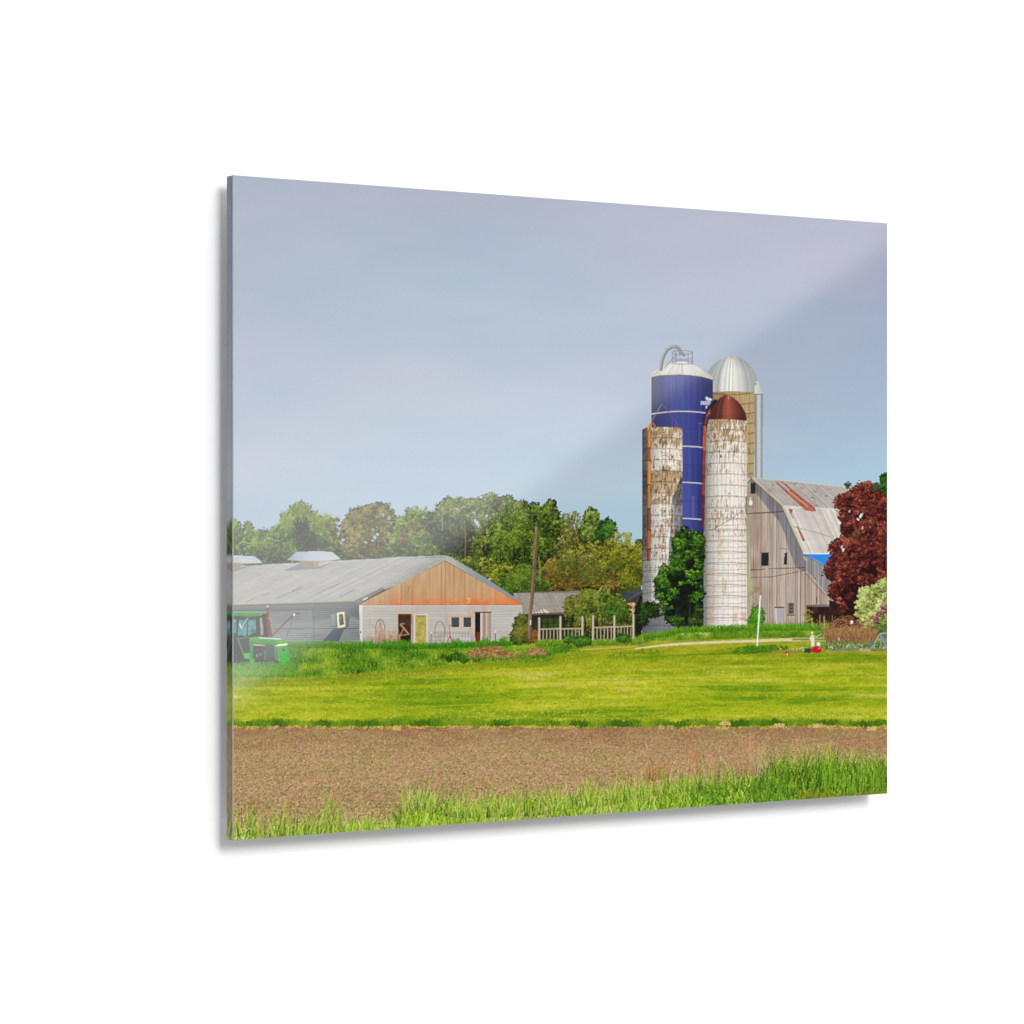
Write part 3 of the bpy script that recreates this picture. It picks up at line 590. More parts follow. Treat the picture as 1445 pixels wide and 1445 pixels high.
poly([(999,524),(1005,516),(1013,509.6),(1023,504.8),(1034,502.6),(1044,505.2),(1055,511.5),(1062.5,521),(1067.4,533),(1069,549),(1068,556),(1060,553.4),(1034,552.2),(1004,553.4),(999,556)], domec, pid(DS,'dome'))
line([(1005,553.6),(1034,552.6),(1064,554.4)], 1.2, (150,132,86), d0)
poly([(1028,506),(1031,503.2),(1034,502.2),(1039,504.6),(1041,507.4),(1034,506)], (200,176,136), pid(DS,'cap'))
line([(1064.5,556),(1068,556.6)], 1.6, (226,214,176), pid(DS,'dome'))
TB = 'printed_silo_chute'
poly([(1064.6,556),(1076.4,556),(1076,678),(1065,678)], lambda X, Y: ramp([(128,130,128),(146,150,150),(196,202,202),(206,210,208),(160,166,168),(132,140,142)], np.clip(cyl(X,1064.5,1076.5)+0*Y,0,1))*(1-.10*((Y%2.6)<1.0))[..., None], pid(TB))
poly([(1065.6,539.6),(1069.8,538),(1071,542),(1076.6,556),(1064.6,556)], lambda X, Y: mix((214,214,206),(184,188,188),cyl(X,1066,1076)), pid(TB,'hood')); line([(1064.4,556.3),(1076.8,556.3)],1.0,(96,98,96),pid(TB,'hood')); ell(1066.2,541.6,1.3,1.8,(150,140,110),pid(TB,'hood'))
# --- blue silo
BS = 'printed_blue_silo'; b0 = pid(BS)
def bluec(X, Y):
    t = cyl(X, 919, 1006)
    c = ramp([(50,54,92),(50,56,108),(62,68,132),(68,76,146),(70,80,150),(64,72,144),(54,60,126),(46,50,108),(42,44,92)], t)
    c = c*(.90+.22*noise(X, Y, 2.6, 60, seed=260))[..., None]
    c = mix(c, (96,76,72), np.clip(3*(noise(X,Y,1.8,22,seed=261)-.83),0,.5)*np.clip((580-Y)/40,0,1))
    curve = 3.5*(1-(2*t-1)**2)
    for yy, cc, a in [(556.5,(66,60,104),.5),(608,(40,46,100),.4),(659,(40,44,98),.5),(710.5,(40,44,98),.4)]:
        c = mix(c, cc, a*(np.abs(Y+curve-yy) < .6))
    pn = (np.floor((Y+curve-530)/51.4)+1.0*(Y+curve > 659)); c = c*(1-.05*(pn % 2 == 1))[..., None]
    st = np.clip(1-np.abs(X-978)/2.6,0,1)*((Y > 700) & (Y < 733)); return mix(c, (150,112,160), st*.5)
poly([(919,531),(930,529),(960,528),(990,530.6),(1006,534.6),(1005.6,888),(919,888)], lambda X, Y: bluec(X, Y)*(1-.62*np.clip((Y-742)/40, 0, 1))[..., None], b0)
for (y, x0) in [(584.4,919),(633.6,955),(684.6,955),(735.6,955)]:
    pts = [(x, y-3.9*(1-((x-962.5)/43.5)**2)+(.0)) for x in np.linspace(x0, 1005, 20)]
    line(pts, 1.5, (196,196,200), pid(BS,'hoop#%d' % y)); line([(p[0],p[1]+1.4) for p in pts], .8, (34,38,80), b0, .8)
line([(986,594),(987,602),(986,628)], .8, (96,96,120), b0, .8); line([(986,598),(991,597)], .8, (110,110,130), b0)
def bluer(X, Y):
    c = mix((196,196,190), (222,220,212), noise((X-961)/np.maximum(Y-500,4)*22, Y*0, 1.6, seed=262))
    c = mix(c, (170,172,168), np.clip((935-X)/20,0,.4)+np.clip((X-985)/30,0,.35))
    ang = ((X-961)/np.maximum(Y-500,4)*1.45+50) % 1.0
    return c*(1-.14*(ang < .12))[..., None]
BR = pid(BS,'roof')
poly([(918.6,532),(919,527),(927,521),(940,515),(952,511.4),(962,510.4),(971,511.6),(984,517.5),(998,525),(1006,530),(1006.6,536),(990,531),(960,528.6),(930,529.6)], bluer, BR)
pts = [(919,531.4),(930,529),(945,528),(960,527.8),(975,528.6),(990,530.8),(1006,535.2)]
line(pts, 1.2, (206,194,150), BR); line([(p[0],p[1]+1.2) for p in pts], .8, (60,54,84), b0, .7)
LP = pid(BS,'filler_pipe')
pp = [(932.6,521),(934,510),(937.5,500),(942,493.4),(948,489.6),(954,489.4),(958.5,492.6),(961.4,498),(965,501)]
line(pp, 5.0, (112,120,120), LP); line([(x-1.2, y-.8) for x, y in pp[:6]], 1.4, (156,162,162), LP); line([(x+1.4, y+.8) for x, y in pp[:6]], 1.0, (84,90,92), LP)
CG = pid(BS,'cage')
cg = (104,110,114)
arc(962.5,497.5,14,3,0,360,.9,cg,CG); arc(962.5,504.6,14,2.6,0,180,.9,cg,CG); arc(962.5,511.4,14.5,2.6,0,360,1.0,cg,CG)
for x in (949, 954, 971, 976.6): line([(x,497),(x,512)], .9, cg, CG)
line([(938,519),(954,500)], 1.1, cg, CG); line([(951,494),(955,500),(953,508)], 1.1, cg, CG); line([(957,492),(960,506)], .8, cg, CG); line([(976.8,496),(977.2,514)], 1.2, cg, CG)
# emblem and lettering on the drum
TX = pid(BS,'lettering'); wt = (214,222,230)
poly([(995.2,560.8),(997.4,560),(1000.4,561.6),(1004.2,562.6),(1004.4,564.8),(1001.6,564.8),(1000.4,565.8),(998,565.4),(996,563.4)], wt, TX); line([(1000.4,562.4),(1001,564)], .6, (120,130,180), TX); line([(998.4,562),(999.2,563.4)], .5, (130,140,180), TX)
FONT = {'B':['110','101','110','101','110'],'A':['010','101','111','101','101'],'D':['110','101','101','101','110'],'G':['011','100','101','101','011'],'E':['111','100','110','100','111'],'R':['110','101','110','101','101']}
poly([(988.8,565.8),(1002.4,566.2),(1001,571.6),(988.8,571.4)], wt, TX, .4)
x = 988.8
for chn in 'BADGE':
    for r, row in enumerate(FONT[chn]):
        for c_, b in enumerate(row):
            if b == '1': rect(x+c_*.86, 565.8+r*1.1+(x-988.8)*.04, x+c_*.86+.92, 565.8+r*1.1+1.15+(x-988.8)*.04, wt, TX)
    x += 3.0
rect(996,573,998.4,574.2,wt,TX); rect(996.2,574,997.4,576.4,wt,TX)
# --- old stave silo (left)
OS = 'printed_weathered_silo'; o0 = pid(OS)
def stave(x0, x1, top, browny, seed, shade, sep=15.6):
    def f(X, Y):
        t = cyl(X, x0, x1); curve = 2.0*(1-(2*t-1)**2)
        th = np.arcsin(np.clip(2*t-1, -.999, .999)); xx = th*(x1-x0)*.42
        w = ramp([(176,174,170),(214,208,200),(232,224,214),(236,226,216),(226,214,204)], t)
        w = w*(1+.10*(noise(X, Y, 1.3, 3, seed=seed+7)-.5))[..., None]
        prob = np.interp(Y, *browny)
        yy = (Y+curve-top); lev = np.floor(yy/sep)
        prob = prob+.20*(_hash(lev, lev*0, seed+9)-.5)
        n = .34*noise(xx, Y, 1.5, 7, seed)+.34*noise(xx, Y, .8, 3.0, seed+1)+.26*noise(xx, Y, 4, 6, seed+6)+.18*noise(xx, yy, 9, 11, seed+2)-.06
        n = n+.05*((yy % sep)/sep-.5)
        b = np.clip((n-(1-prob)*.98+.06)*6+.1, 0, 1)
        br = ramp([(104,76,44),(146,114,72),(180,148,104),(204,180,142)], noise(xx, Y, 1.0, 4, seed+3))
        c = mix(w, br, b*.84)
        rr = yy % sep
        c = c*(1-.42*(rr < .9)*(.5+.5*noise(X, Y, 5, 2, seed+4))-.10*((rr > .9)&(rr < 2)))[..., None]
        dr = np.clip((noise(xx, Y, 1.1, 7, seed+5)-.80)*5, 0, .7); c = mix(c, (70,54,36), dr*(prob > .28))
        return shade(X, Y, c)
    return f
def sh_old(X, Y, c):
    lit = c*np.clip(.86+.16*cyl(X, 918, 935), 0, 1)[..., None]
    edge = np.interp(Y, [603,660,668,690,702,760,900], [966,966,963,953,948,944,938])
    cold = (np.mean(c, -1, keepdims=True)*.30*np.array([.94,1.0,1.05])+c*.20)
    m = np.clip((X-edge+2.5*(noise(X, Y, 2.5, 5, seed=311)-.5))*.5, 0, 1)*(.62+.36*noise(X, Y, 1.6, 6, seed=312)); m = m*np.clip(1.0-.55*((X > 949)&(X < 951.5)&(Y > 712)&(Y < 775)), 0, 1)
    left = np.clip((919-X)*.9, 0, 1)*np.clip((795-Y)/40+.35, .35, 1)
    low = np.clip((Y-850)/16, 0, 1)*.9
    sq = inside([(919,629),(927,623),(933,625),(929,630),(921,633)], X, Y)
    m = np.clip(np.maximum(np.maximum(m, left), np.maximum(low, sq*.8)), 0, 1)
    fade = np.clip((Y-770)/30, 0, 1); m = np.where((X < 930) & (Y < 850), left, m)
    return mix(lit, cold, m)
bro = ([600,625,632,650,664,668,690,700,740,780,800,830,900],[.66,.56,.38,.38,.42,.66,.58,.42,.46,.42,.32,.20,.18])
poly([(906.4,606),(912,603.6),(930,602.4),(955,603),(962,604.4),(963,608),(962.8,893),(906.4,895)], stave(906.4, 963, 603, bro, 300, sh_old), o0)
line([(906.6,606),(906.8,894)], .9, (52,58,66), o0, .8)
for y in np.arange(606, 800, 4.1):  # ladder on the weathered drum
    line([(934.4,y+R(1,-.6,.6)[0]),(939.4,y+R(1,-.6,.6)[0])], .8, (72,56,40), pid(OS,'ladder'), R(1,.2,.9)[0]); 
line([(934.2,606),(934.2,800)], .8, (86,68,46), pid(OS,'ladder'), .35); line([(939.6,606),(939.6,800)], .9, (70,54,36), pid(OS,'ladder'), .4)
def tiles(x0, x1, y0, y1, pv, ph, a, col, id_, seed):
    for y in np.arange(y0, y1, ph):
        pts = [(x, y+1.5*(1-(2*(x-x0)/(x1-x0)-1)**2)) for x in np.linspace(x0, x1, 9)]
        line(pts, .75, col, id_, a)
    for k_ in range(1, int((x1-x0)/pv)):
        th = -1.35+2.7*k_/int((x1-x0)/pv); x = (x0+x1)/2+math.sin(th)*(x1-x0)/2
        line([(x, y0), (x, y1)], .6, col, id_, a*.7)
tiles(907,962,800,893,5,6.6,.55,(104,92,84),o0,1)
PP = pid(OS,'filler_pipe')
ys = [604,632,650,684,718,748,775,792]; cs = [(200,124,44),(160,80,38),(204,130,52),(190,118,44),(136,66,38),(190,92,38),(146,62,32)]
for k_ in range(7): rect(913.6-(ys[k_]-604)*.004,ys[k_],918.2-(ys[k_]-604)*.006,ys[k_+1], (lambda c: (lambda X, Y: mix(np.array(c)*.66, np.array(c)*1.08, np.clip((X-913)/2.8,0,1))))(cs[k_]), PP); rect(913.4,ys[k_]-1,918.4,ys[k_]+.6,(60,34,22),PP)
line([(915.6,608),(915.8,602),(918,598),(921,597.6),(923.4,600),(924.6,604)], 3.0, (160,96,30), PP); line([(915,606),(915.6,600),(918.4,597)], 1.8, (224,160,60), PP)
GW = pid('printed_guy_wire')
line([(919,595),(933.6,570.4)], .8, (150,140,140), GW); line([(933.6,570.4),(940,577),(958,602)], .9, (120,76,84), GW)
# --- brown-domed silo
RS = 'printed_white_silo'; r0 = pid(RS)
def sh_rs(X, Y, c):
    g = np.clip((1000-X)/5, 0, 1)
    c = mix(c, (132,132,126), g*.75)
    return c*(.90+.12*np.clip((X-998)/16, 0, 1)-.10*np.clip((X-1049)/6,0,1)*(Y<700))[..., None]
bro2 = ([592,600,622,640,656,690,716,722,748,760,790,888],[.64,.58,.46,.38,.36,.28,.22,.38,.34,.20,.14,.08])
poly([(1000,592),(1054,592),(1054.6,700),(1054.8,886),(1040,888.6),(1010,889),(992.6,886),(993,760),(995,680),(996.4,610)], stave(993.5, 1055, 592, bro2, 340, sh_rs), r0)
tiles(993.5,1054.5,716,886,5.4,7.9,.55,(128,112,98),r0,2)
for x in (1001.5,1007,1012.6,1018.4,1024.4,1030.2,1036,1041.4,1046.4,1050.6): line([(x,608),(x,716)], .5, (120,104,84), r0, .5)
line([(1046,722),(1032,732),(1008,746)], .8, (110,92,70), r0, .8)
for (x, y, h) in [(1007,828,60),(1004,870,30),(1022,827,22),(1037,872,12),(1016,770,40),(1049,870,10)]:
    k = 60; stamps(x+R(k,-3,3), y+R(k,-h/2,h/2), .7, R(k,1,3), 0, ramp([(196,168,130),(178,140,96),(214,190,160)], R(k)), r0, a=.5)
def rdome(X, Y):
    h = np.clip((593-Y)/36, 0, 1); u = (X-1027)/27.5/np.sqrt(np.clip(1-h*h*.95, .03, 1))
    rib = noise(np.arcsin(np.clip(u,-1,1))*9, Y*0, 1.0, seed=270)
    c = ramp([(58,32,30),(84,44,38),(98,50,42),(136,70,54),(150,80,62),(112,56,46),(88,44,38),(74,38,34)], np.clip((u+1)/2+.10*(rib-.5),0,1))
    return c*(.84+.32*rib)[..., None]*(1-.12*np.clip((Y-584)/8,0,1))[..., None]
RD = pid(RS,'dome')
poly([(1000.4,592),(1002,582),(1006,573),(1012,565),(1019,559.4),(1024,557),(1030,558.8),(1039,564),(1047,573.4),(1052.4,583),(1054.4,594),(1040,592.4),(1020,591.4)], rdome, RD)
line([(1024,557.4),(1016,561.6),(1010,567.4)], 1.2, (120,60,58), RD); line([(1024,557.2),(1034,561),(1042,567)], 1.2, (140,76,66), RD); ell(1028,561.6,.9,1.7,(206,150,130),RD)
CHP = pid(RS,'filler_pipe')
line([(1009.5,566),(1004,572),(998.6,582),(995.6,592),(994.4,600)], 5.2, (34,28,26), CHP); line([(1002,578),(997.6,586),(995,598)], 3.2, (118,54,46), CHP); line([(1001,580),(998,587)], 1.4, (160,92,84), CHP)
ys = [600,637,672,700,745]; cs = [(184,88,44),(138,62,46),(138,56,44),(112,44,42)]
for k_ in range(4): poly([(992.6-k_*.5,ys[k_]),(996.2-k_*.4,ys[k_]),(996-(k_+1)*.5,ys[k_+1]),(992.2-(k_+1)*.5,ys[k_+1])], (lambda c: (lambda X, Y: np.array(c)*(.8+.35*noise(X,Y,1.5,6,seed=271))[..., None]))(cs[k_]), CHP); rect(992-k_*.5,ys[k_]-.8,996.4-k_*.5,ys[k_]+.4,(60,30,26),CHP)
line([(990.8,604),(990,746)], .9, (40,34,60), CHP, .7)

# ================================================================= BARN
BN = 'printed_timber_barn'; n0 = pid(BN)
def barnc(X, Y):
    bd = _hash(np.floor(X/3.3+.3*noise(X*0, Y, 1, 40, seed=283)), X*0, 281); fi = noise(X, Y, 1.1, 26, seed=280)
    c = ramp([(124,106,94),(160,142,128),(186,170,156),(204,190,178)], np.clip(.15+.45*bd+.35*fi+.25*fbm(X,Y,18,30,seed=282)-.02,0,1))
    c = mix(c, (130,96,78), np.clip((1085-X)/30,0,.35)*np.clip(fbm(X,Y,14,20,seed=284)*1.4,0,1))
    c = c*(1-.16*((X % 3.3) < .7)*noise(X, Y, 3, 14, seed=285)*1.6)[..., None]
    lx = np.interp(Y, [674,696,720,735,752,775,800,812], [1054,1066,1085,1098,1106,1112,1122,1140])
    s = np.clip((X-lx)*.6, 0, 1)*(Y < 806); c = mix(c, np.mean(c,-1,keepdims=True)*np.array([.74,.72,.76]), s*.9)
    return mix(c, (118,86,66), np.clip((Y-872)/14,0,1)*.4)
poly([(1054,681),(1061,674),(1104,713),(1134,781),(1138,786),(1138,886),(1054,886)], barnc, n0)
rect(1059,681.5,1066,697,(38,38,46),pid(BN,'loft_opening')); line([(1054,724.8),(1080,723.4),(1105,722)], 1.4, (84,62,56), n0)
line([(1054,726),(1105,723.4)], .8, (150,130,120), n0, .5)
line([(1058,804),(1078,803.4)], 1.2, (80,56,50), n0); line([(1085,802.6),(1137,801)], 1.1, (84,66,60), n0); line([(1056,815),(1090,814),(1120,808),(1136,804.6)], .9, (92,66,56), n0)
WN = pid(BN,'window')
poly([(1074.4,780),(1085,779.6),(1084.6,798.6),(1074,798.6)], (34,38,42), WN); poly([(1107.4,780),(1111,779.4),(1110.6,797),(1105.6,797)], (34,40,42), pid(BN,'window#2')); line([(1074,779.4),(1086,779.4)],.9,(150,110,80),n0); line([(1102,774),(1111,775)],.9,(130,104,84),n0)
LT = pid('printed_barn_lamp'); ell(1059.4,709.6,2.6,3.6,(222,228,226),LT); ell(1059,703.6,1.1,2.4,(206,206,196),LT); line([(1054,714),(1062,716)], 1, (120,84,64), n0)
rect(1095.6,858,1105.6,884,(176,166,168),pid(BN,'door')); line([(1095,858),(1096,884)],1.3,(214,206,200),pid(BN,'door')); line([(1093.6,857.2),(1106,857.2)],1.8,(84,62,50),n0)
W3 = pid(BN,'window#3'); rect(1111,850,1121,868,(150,134,116),W3); rect(1113,851.6,1119.4,865.4,(74,76,76),W3); line([(1113,856),(1119.4,856)],.8,(150,140,130),W3); line([(1113,861),(1119.4,861)],.8,(150,140,130),W3); line([(1110.6,868),(1121,868.4)],1.2,(96,66,50),n0)
line([(1127.6,806),(1127.4,884)],2.2,(200,186,174),n0); line([(1130,806),(1129.6,884)],.8,(104,86,76),n0); line([(1137,786),(1137.4,884)],1.2,(100,86,80),n0)
# lean-to
LN = pid(BN,'lean_to')
def leanc(X, Y):
    c = ramp([(120,114,112),(150,146,146),(172,168,166)], np.clip(_hash(np.floor(X/2.8),X*0,285)*.6+.5*noise(X,Y,1,20,seed=286),0,1))*(1-.2*((X%2.8)<.6))[..., None]
    lo = (Y-806) > (X-1137)*1.12
    c2 = ramp([(150,128,112),(180,160,144),(200,182,166)], np.clip(_hash(np.floor(X/2.8),X*0,287)*.6+.5*noise(X,Y,1,20,seed=288),0,1))*(1-.22*((X%2.8)<.6))[..., None]
    return np.where(lo[..., None], c2, c)
poly([(1137,783),(1162,797),(1180,800),(1180,853),(1137,854)], leanc, LN)
line([(1137,809),(1152,826),(1164,840)], 1.2, (124,106,96), LN); line([(1138,806),(1166,838)], .8, (206,196,186), LN, .8); line([(1152.6,843),(1152.6,851)],1.2,(60,56,54),LN); rect(1149,815,1151,817,(60,56,54),LN)
line([(1137,854.6),(1178,853.6)], 1.6, (120,84,64), LN)
rect(1170,848,1216,857,(40,24,24),pid(BN,'lean_to_opening')); rect(1138,855.4,1216,886, lambda X, Y: ramp([(20,14,16),(46,26,24),(84,50,38)], fbm(X,Y,4,10,seed=289)), pid(BN,'lean_to_opening')); line([(1137.6,855),(1138,884)],1.4,(150,120,100),n0)
foliage([(1140,872,5,12)], [(110,104,30),(140,134,44),(160,150,60)], n0, seed=290, dens=.7, under=False)
# roofs
UR = pid(BN,'upper_roof'); LR = pid(BN,'lower_roof')
def upr(X, Y):
    u = X-(Y-674)*1.08; c = mix((192,186,180),(168,162,158), fbm(X,Y,18,7,seed=291)); s = noise(u, Y*0, 1.5, seed=292)
    c = c*(.93+.14*s)[..., None]; c = c*(1-.12*((u % 6.2) < .9))[..., None]
    return mix(c, (150,104,84), np.clip(3*(fbm(X,Y,5,3,seed=293)-.66),0,.6))
poly([(1061,674),(1100,677.6),(1150,682.6),(1200,688),(1200,719),(1104,714)], upr, UR)
line([(1061,674.2),(1100,677.6),(1150,682.6),(1197,687.6)], 1.2, (206,198,184), UR)
def lor(X, Y):
    u = X-(Y-714)*.46; c = mix((222,216,206),(200,194,186), fbm(X,Y,16,9,seed=294)); s = noise(u, Y*0, 1.3, seed=295)
    c = c*(.92+.15*s)[..., None]; c = c*(1-.12*((u % 7) < .9))[..., None]
    return mix(c, (176,140,112), np.clip(3*(fbm(X,Y,5,4,seed=296)-.68),0,.5))
poly([(1104,713),(1190,718.6),(1190,782.4),(1134,780.6)], lor, LR)
line([(1105,714.6),(1190,719)], 1.5, (222,216,206), LR); line([(1120,743),(1150,751),(1172,757.6)], .8, (112,106,100), LR, .8)
RK = pid(BN,'rake_board')
line([(1061,674.4),(1104,713.2)], 1.8, (196,184,150), RK); line([(1060.6,676),(1103,714.6)], .8, (90,80,64), RK); line([(1104,713.4),(1134.4,781)], 1.8, (190,186,150), RK); line([(1102.6,714.4),(1133,781.6)], .8, (96,92,80), RK); line([(1055,681),(1061,674.4)], 1.4, (120,100,70), RK)
line([(1134,780.6),(1182,782)], 1.2, (232,232,228), LR)
RU = pid(BN,'rust_stripe'); rc = lambda X, Y: ramp([(142,62,42),(172,84,58),(192,112,84)], fbm(X,Y,5,3,seed=297))
poly([(1093.8,680.6),(1097,680.8),(1112,693.4),(1137,714.4),(1140,720.4),(1136.5,720.4)], rc, RU, .9); poly([(1104,681.6),(1109,682),(1123,694.6),(1151,717.6),(1151.6,721.6),(1140,721),(1138,716),(1114,694.6),(1114.6,691)], rc, RU, .88)
line([(1113,693.5),(1130,706.6),(1140,714.6)], 1.3, (206,170,156), UR); poly([(1112.6,718.6),(1119,718.6),(1117.6,723.6),(1115,724.6)], rc, RU); line([(1116,724),(1119,731)], .8, (170,100,80), RU)
poly([(1124,742.6),(1125.6,742.6),(1136,763),(1132.6,764),(1130,757)], rc, RU)
for (x, y) in [(1122,682.6),(1132,689),(1146,702),(1150,694),(1166,700),(1152,713)]: ell(x,y,2.6,.9,(140,100,80),UR,.7)
TP = pid('printed_blue_tarpaulin')
poly([(1134.6,782),(1186,782),(1184,797.6),(1163,797),(1149,789)], lambda X, Y: mix((56,148,234),(44,130,220), noise(X-Y,Y,9,3,seed=298)), TP); line([(1135,782.6),(1162,797.6),(1180,798)], .9, (40,86,140), TP)
line([(1134,786),(1138,791)],1.6,(200,190,170),n0)
# timber prop leaning on the silo
PRP = pid('printed_timber_prop')
poly([(1051.6,701),(1054.6,700),(1057,760),(1062.6,884),(1058.6,885),(1054,790)], lambda X, Y: mix((188,190,152),(150,156,112), np.clip(noise(X,Y,1.2,20,seed=299),0,1)), PRP); poly([(1051.8,700),(1054.4,700),(1055,728),(1052.6,726)], (120,120,90), PRP)
foliage([(1068,866,7,9),(1066,876,9,8),(1072,872,5,6)], [(48,104,14),(84,150,22),(120,180,40)], pid('printed_barn_weed'), seed=301, clump=4, dens=1.2)
foliage([(1066,836,7,9)], [(150,130,60),(170,140,70)], pid('printed_barn_weed'), seed=302, dens=.25, under=False)

# ================================================================= BUSH BETWEEN SILOS
SB = pid('printed_silo_bush'); GP = [(8,16,8),(16,34,10),(36,66,14),(64,104,22),(108,150,44)]
foliage([(960,768,11,16),(966,752,5,8),(982,764,10,15),(986,782,7,18),(960,792,13,18),(946,814,16,17),(972,810,18,30),(938,836,13,16),(970,848,21,32),(954,862,18,22),(982,870,9,14),(932,822,8,9)], GP, SB, seed=305, clump=8, edge=.22, size=(.8,1.9), holes=.0, dark_in=.9)
foliage([(966,828,20,24),(960,860,22,18),(980,800,12,10)], [(8,14,10),(16,26,14),(26,44,16)], SB, seed=306, dens=.4)
for (x, y, rx, ry) in [(960,766,9,8),(984,762,10,8),(955,790,8,7),(987,796,8,6),(975,812,9,7),(988,810,5,6),(935,818,8,8),(965,822,7,5),(980,822,5,4),(950,838,8,7),(983,842,9,8),(932,842,7,5),(955,875,9,6),(978,876,6,5),(925,856,6,5),(945,858,5,4)]:
    foliage([(x,y,rx,ry)], [(26,56,12),(50,92,18),(84,132,28),(128,172,52)], SB, seed=int(x), dens=.5, clump=4, edge=.4, under=False)
foliage([(912,858,8,8),(922,862,12,8),(908,872,5,10)], [(16,28,10),(36,58,18),(70,104,32)], SB, seed=308, dens=1.1)
for q in range(24):
    xx = R(1, 955, 992)[0]; line([(xx, R(1, 850, 866)[0]), (xx+R(1,-3,3)[0], 886)], .8, (60,64,36), SB, .6)
n = 1500; bx = R(n, 908, 1060); by = np.interp(bx,[908,940,955,1000,1060],[900,896,891,889,887])+R(n,-1,3); blades(bx, by, R(n,3,7), R(n,-.35,.35), R(n,-.3,.3), .8, ramp([(50,100,12),(84,144,20),(124,170,34)], R(n)), VG)
n = 1800; bx = R(n, 1055, 1170); by = 886+R(n,-1,4); blades(bx, by, R(n,2.5,7), R(n,-.35,.35), R(n,-.3,.3), .8, ramp([(50,110,12),(84,150,20),(130,176,34)], R(n)), VG)

# ================================================================= RED MAPLE
RM = pid('printed_red_maple'); RP = [(20,8,12),(44,16,18),(80,28,26),(120,50,38),(172,96,74)]
foliage([(1222,700,22,20),(1208,712,24,18),(1192,708,13,10),(1238,722,26,30),(1212,745,26,22),(1200,728,16,12),(1236,770,30,34),(1205,778,24,22),(1186,772,14,13),(1190,800,22,18),(1178,806,14,14),(1212,820,34,26),(1188,834,18,16),(1232,830,28,30),(1250,790,22,50),(1205,852,22,14),(1250,710,14,24)], RP, RM, seed=310, clump=7, edge=.24, size=(.8,1.8), dark_in=.5)
foliage([(1215,850,20,22),(1205,838,16,14),(1222,862,10,14),(1226,806,12,10)], [(26,10,14),(44,16,18),(66,26,24)], RM, seed=311, dens=.45)
n = 60
for q in range(70):
    x, y = R(1, 1172, 1250)[0], R(1, 690, 846)[0]
    if IDM[int((y-AY0)*S), int((x-AX0)*S)] == RM: foliage([(x,y,R(1,3,7)[0],R(1,2,5)[0])], RP[1:], RM, seed=400+q, dens=.7, clump=4, under=False, edge=.4)
for (x, y, r) in [(1214,729,2.6),(1216,726,1.8),(1211,733,1.6),(1190,776,2.2),(1188,772,1.6),(1217,745,1.3),(1199,722,1.2)]:
    stamps(x+R(7,-1.2,1.2), y+R(7,-1.6,1.6), r*.5, r*.45, 0, np.array([222,222,216.]), LR if x < 1200 else SKY)
foliage([(1206,756,3,7),(1230,735,3,5)], [(60,70,20),(90,96,30)], RM, seed=312, dens=.5, under=False)
foliage([(1250,676,6,9),(1256,690,6,16),(1247,688,4,6)], [(20,50,14),(44,90,20),(90,136,30)], pid('printed_green_tree#2'), seed=313, clump=4)
foliage([(1197,685,1.6,3),(1236,686,3,4)], [(50,66,40),(90,96,60)], RM, seed=314, dens=1)
# yard bushes, twigs, garden
LB = pid('printed_flowering_bush')
foliage([(1232,848,22,22),(1246,832,14,14),(1222,862,14,18),(1246,868,14,24),(1230,880,14,14)], [(62,80,30),(104,122,52),(150,160,80),(188,194,112),(216,220,150)], LB, seed=315, clump=5, size=(.8,1.5))
foliage([(1250,858,6,7),(1242,868,6,5),(1234,876,7,5),(1238,884,7,4)], [(90,40,60),(140,52,92),(176,84,120)], pid('printed_flowering_bush','blossom'), seed=316, dens=.7, under=False)
foliage([(1245,890,14,10),(1230,896,10,6)], [(50,80,30),(84,110,40),(130,140,60)], LB, seed=317, dens=.8)
DT = pid('printed_twig_thicket')
k = 420; bx = R(k, 1163, 1238); by = 902+R(k,-3,4); hh = np.interp(bx,[1163,1172,1185,1200,1215,1238],[24,32,22,27,20,14])*(.7+.6*noise(bx,bx*0,5,seed=350)); blades(bx, by, hh*R(k,.3,1.0), R(k,-.4,.4), R(k,-.6,.6), .55, ramp([(96,60,36),(140,90,56),(176,120,78),(200,156,112),(120,110,56)], R(k)), DT)
k = 34
for q in range(k):
    xx, yy = R(1,1172,1230)[0], R(1,874,898)[0]; arc(xx, yy, R(1,3,9)[0], R(1,3,8)[0], 180, 330, .7, ramp([(110,60,40),(170,104,70),(150,120,80)], R(1))[0], DT, .8)
for (x, y0, y1, c) in [(1163,870,886,(196,176,130)),(1157,868,880,(190,140,70)),(1228,884,918,(176,140,96)),(1146,872,884,(176,166,130))]: line([(x,y0),(x,y1)], 1.3, c, pid('printed_garden_stake#%d' % x))
line([(1155.6,878),(1155.4,900)], 1.0, (70,70,66), pid('printed_garden_stake#5'))
ell(1202,878,1.8,2.6,(236,236,232),pid('printed_garden_ornament')); line([(1203,882),(1202,895)], 1.2, (60,50,44), pid('printed_garden_ornament'))
GD = pid('printed_garden_bed')
poly([(1158,911),(1166,906),(1180,903),(1262,902),(1262,919),(1200,919),(1170,917)], lambda X, Y: ramp([(70,96,40),(96,120,50),(120,140,84),(150,156,120)], fbm(X,Y,5,2.4,seed=320)), GD, .85)
foliage([(1182,910,10,3),(1245,908,12,5),(1170,914,10,3),(1225,912,16,3)], [(44,70,24),(76,110,34),(110,140,50),(150,170,90)], GD, seed=322, dens=.8, under=False)
n = 360; bx = R(n, 1166, 1236); blades(bx, R(n, 896, 911), R(n, 5, 18), R(n, -.5, .5), R(n, -.6, .6), .6, ramp([(104,64,40),(150,98,66),(186,134,96),(120,116,56)], R(n)), DT)
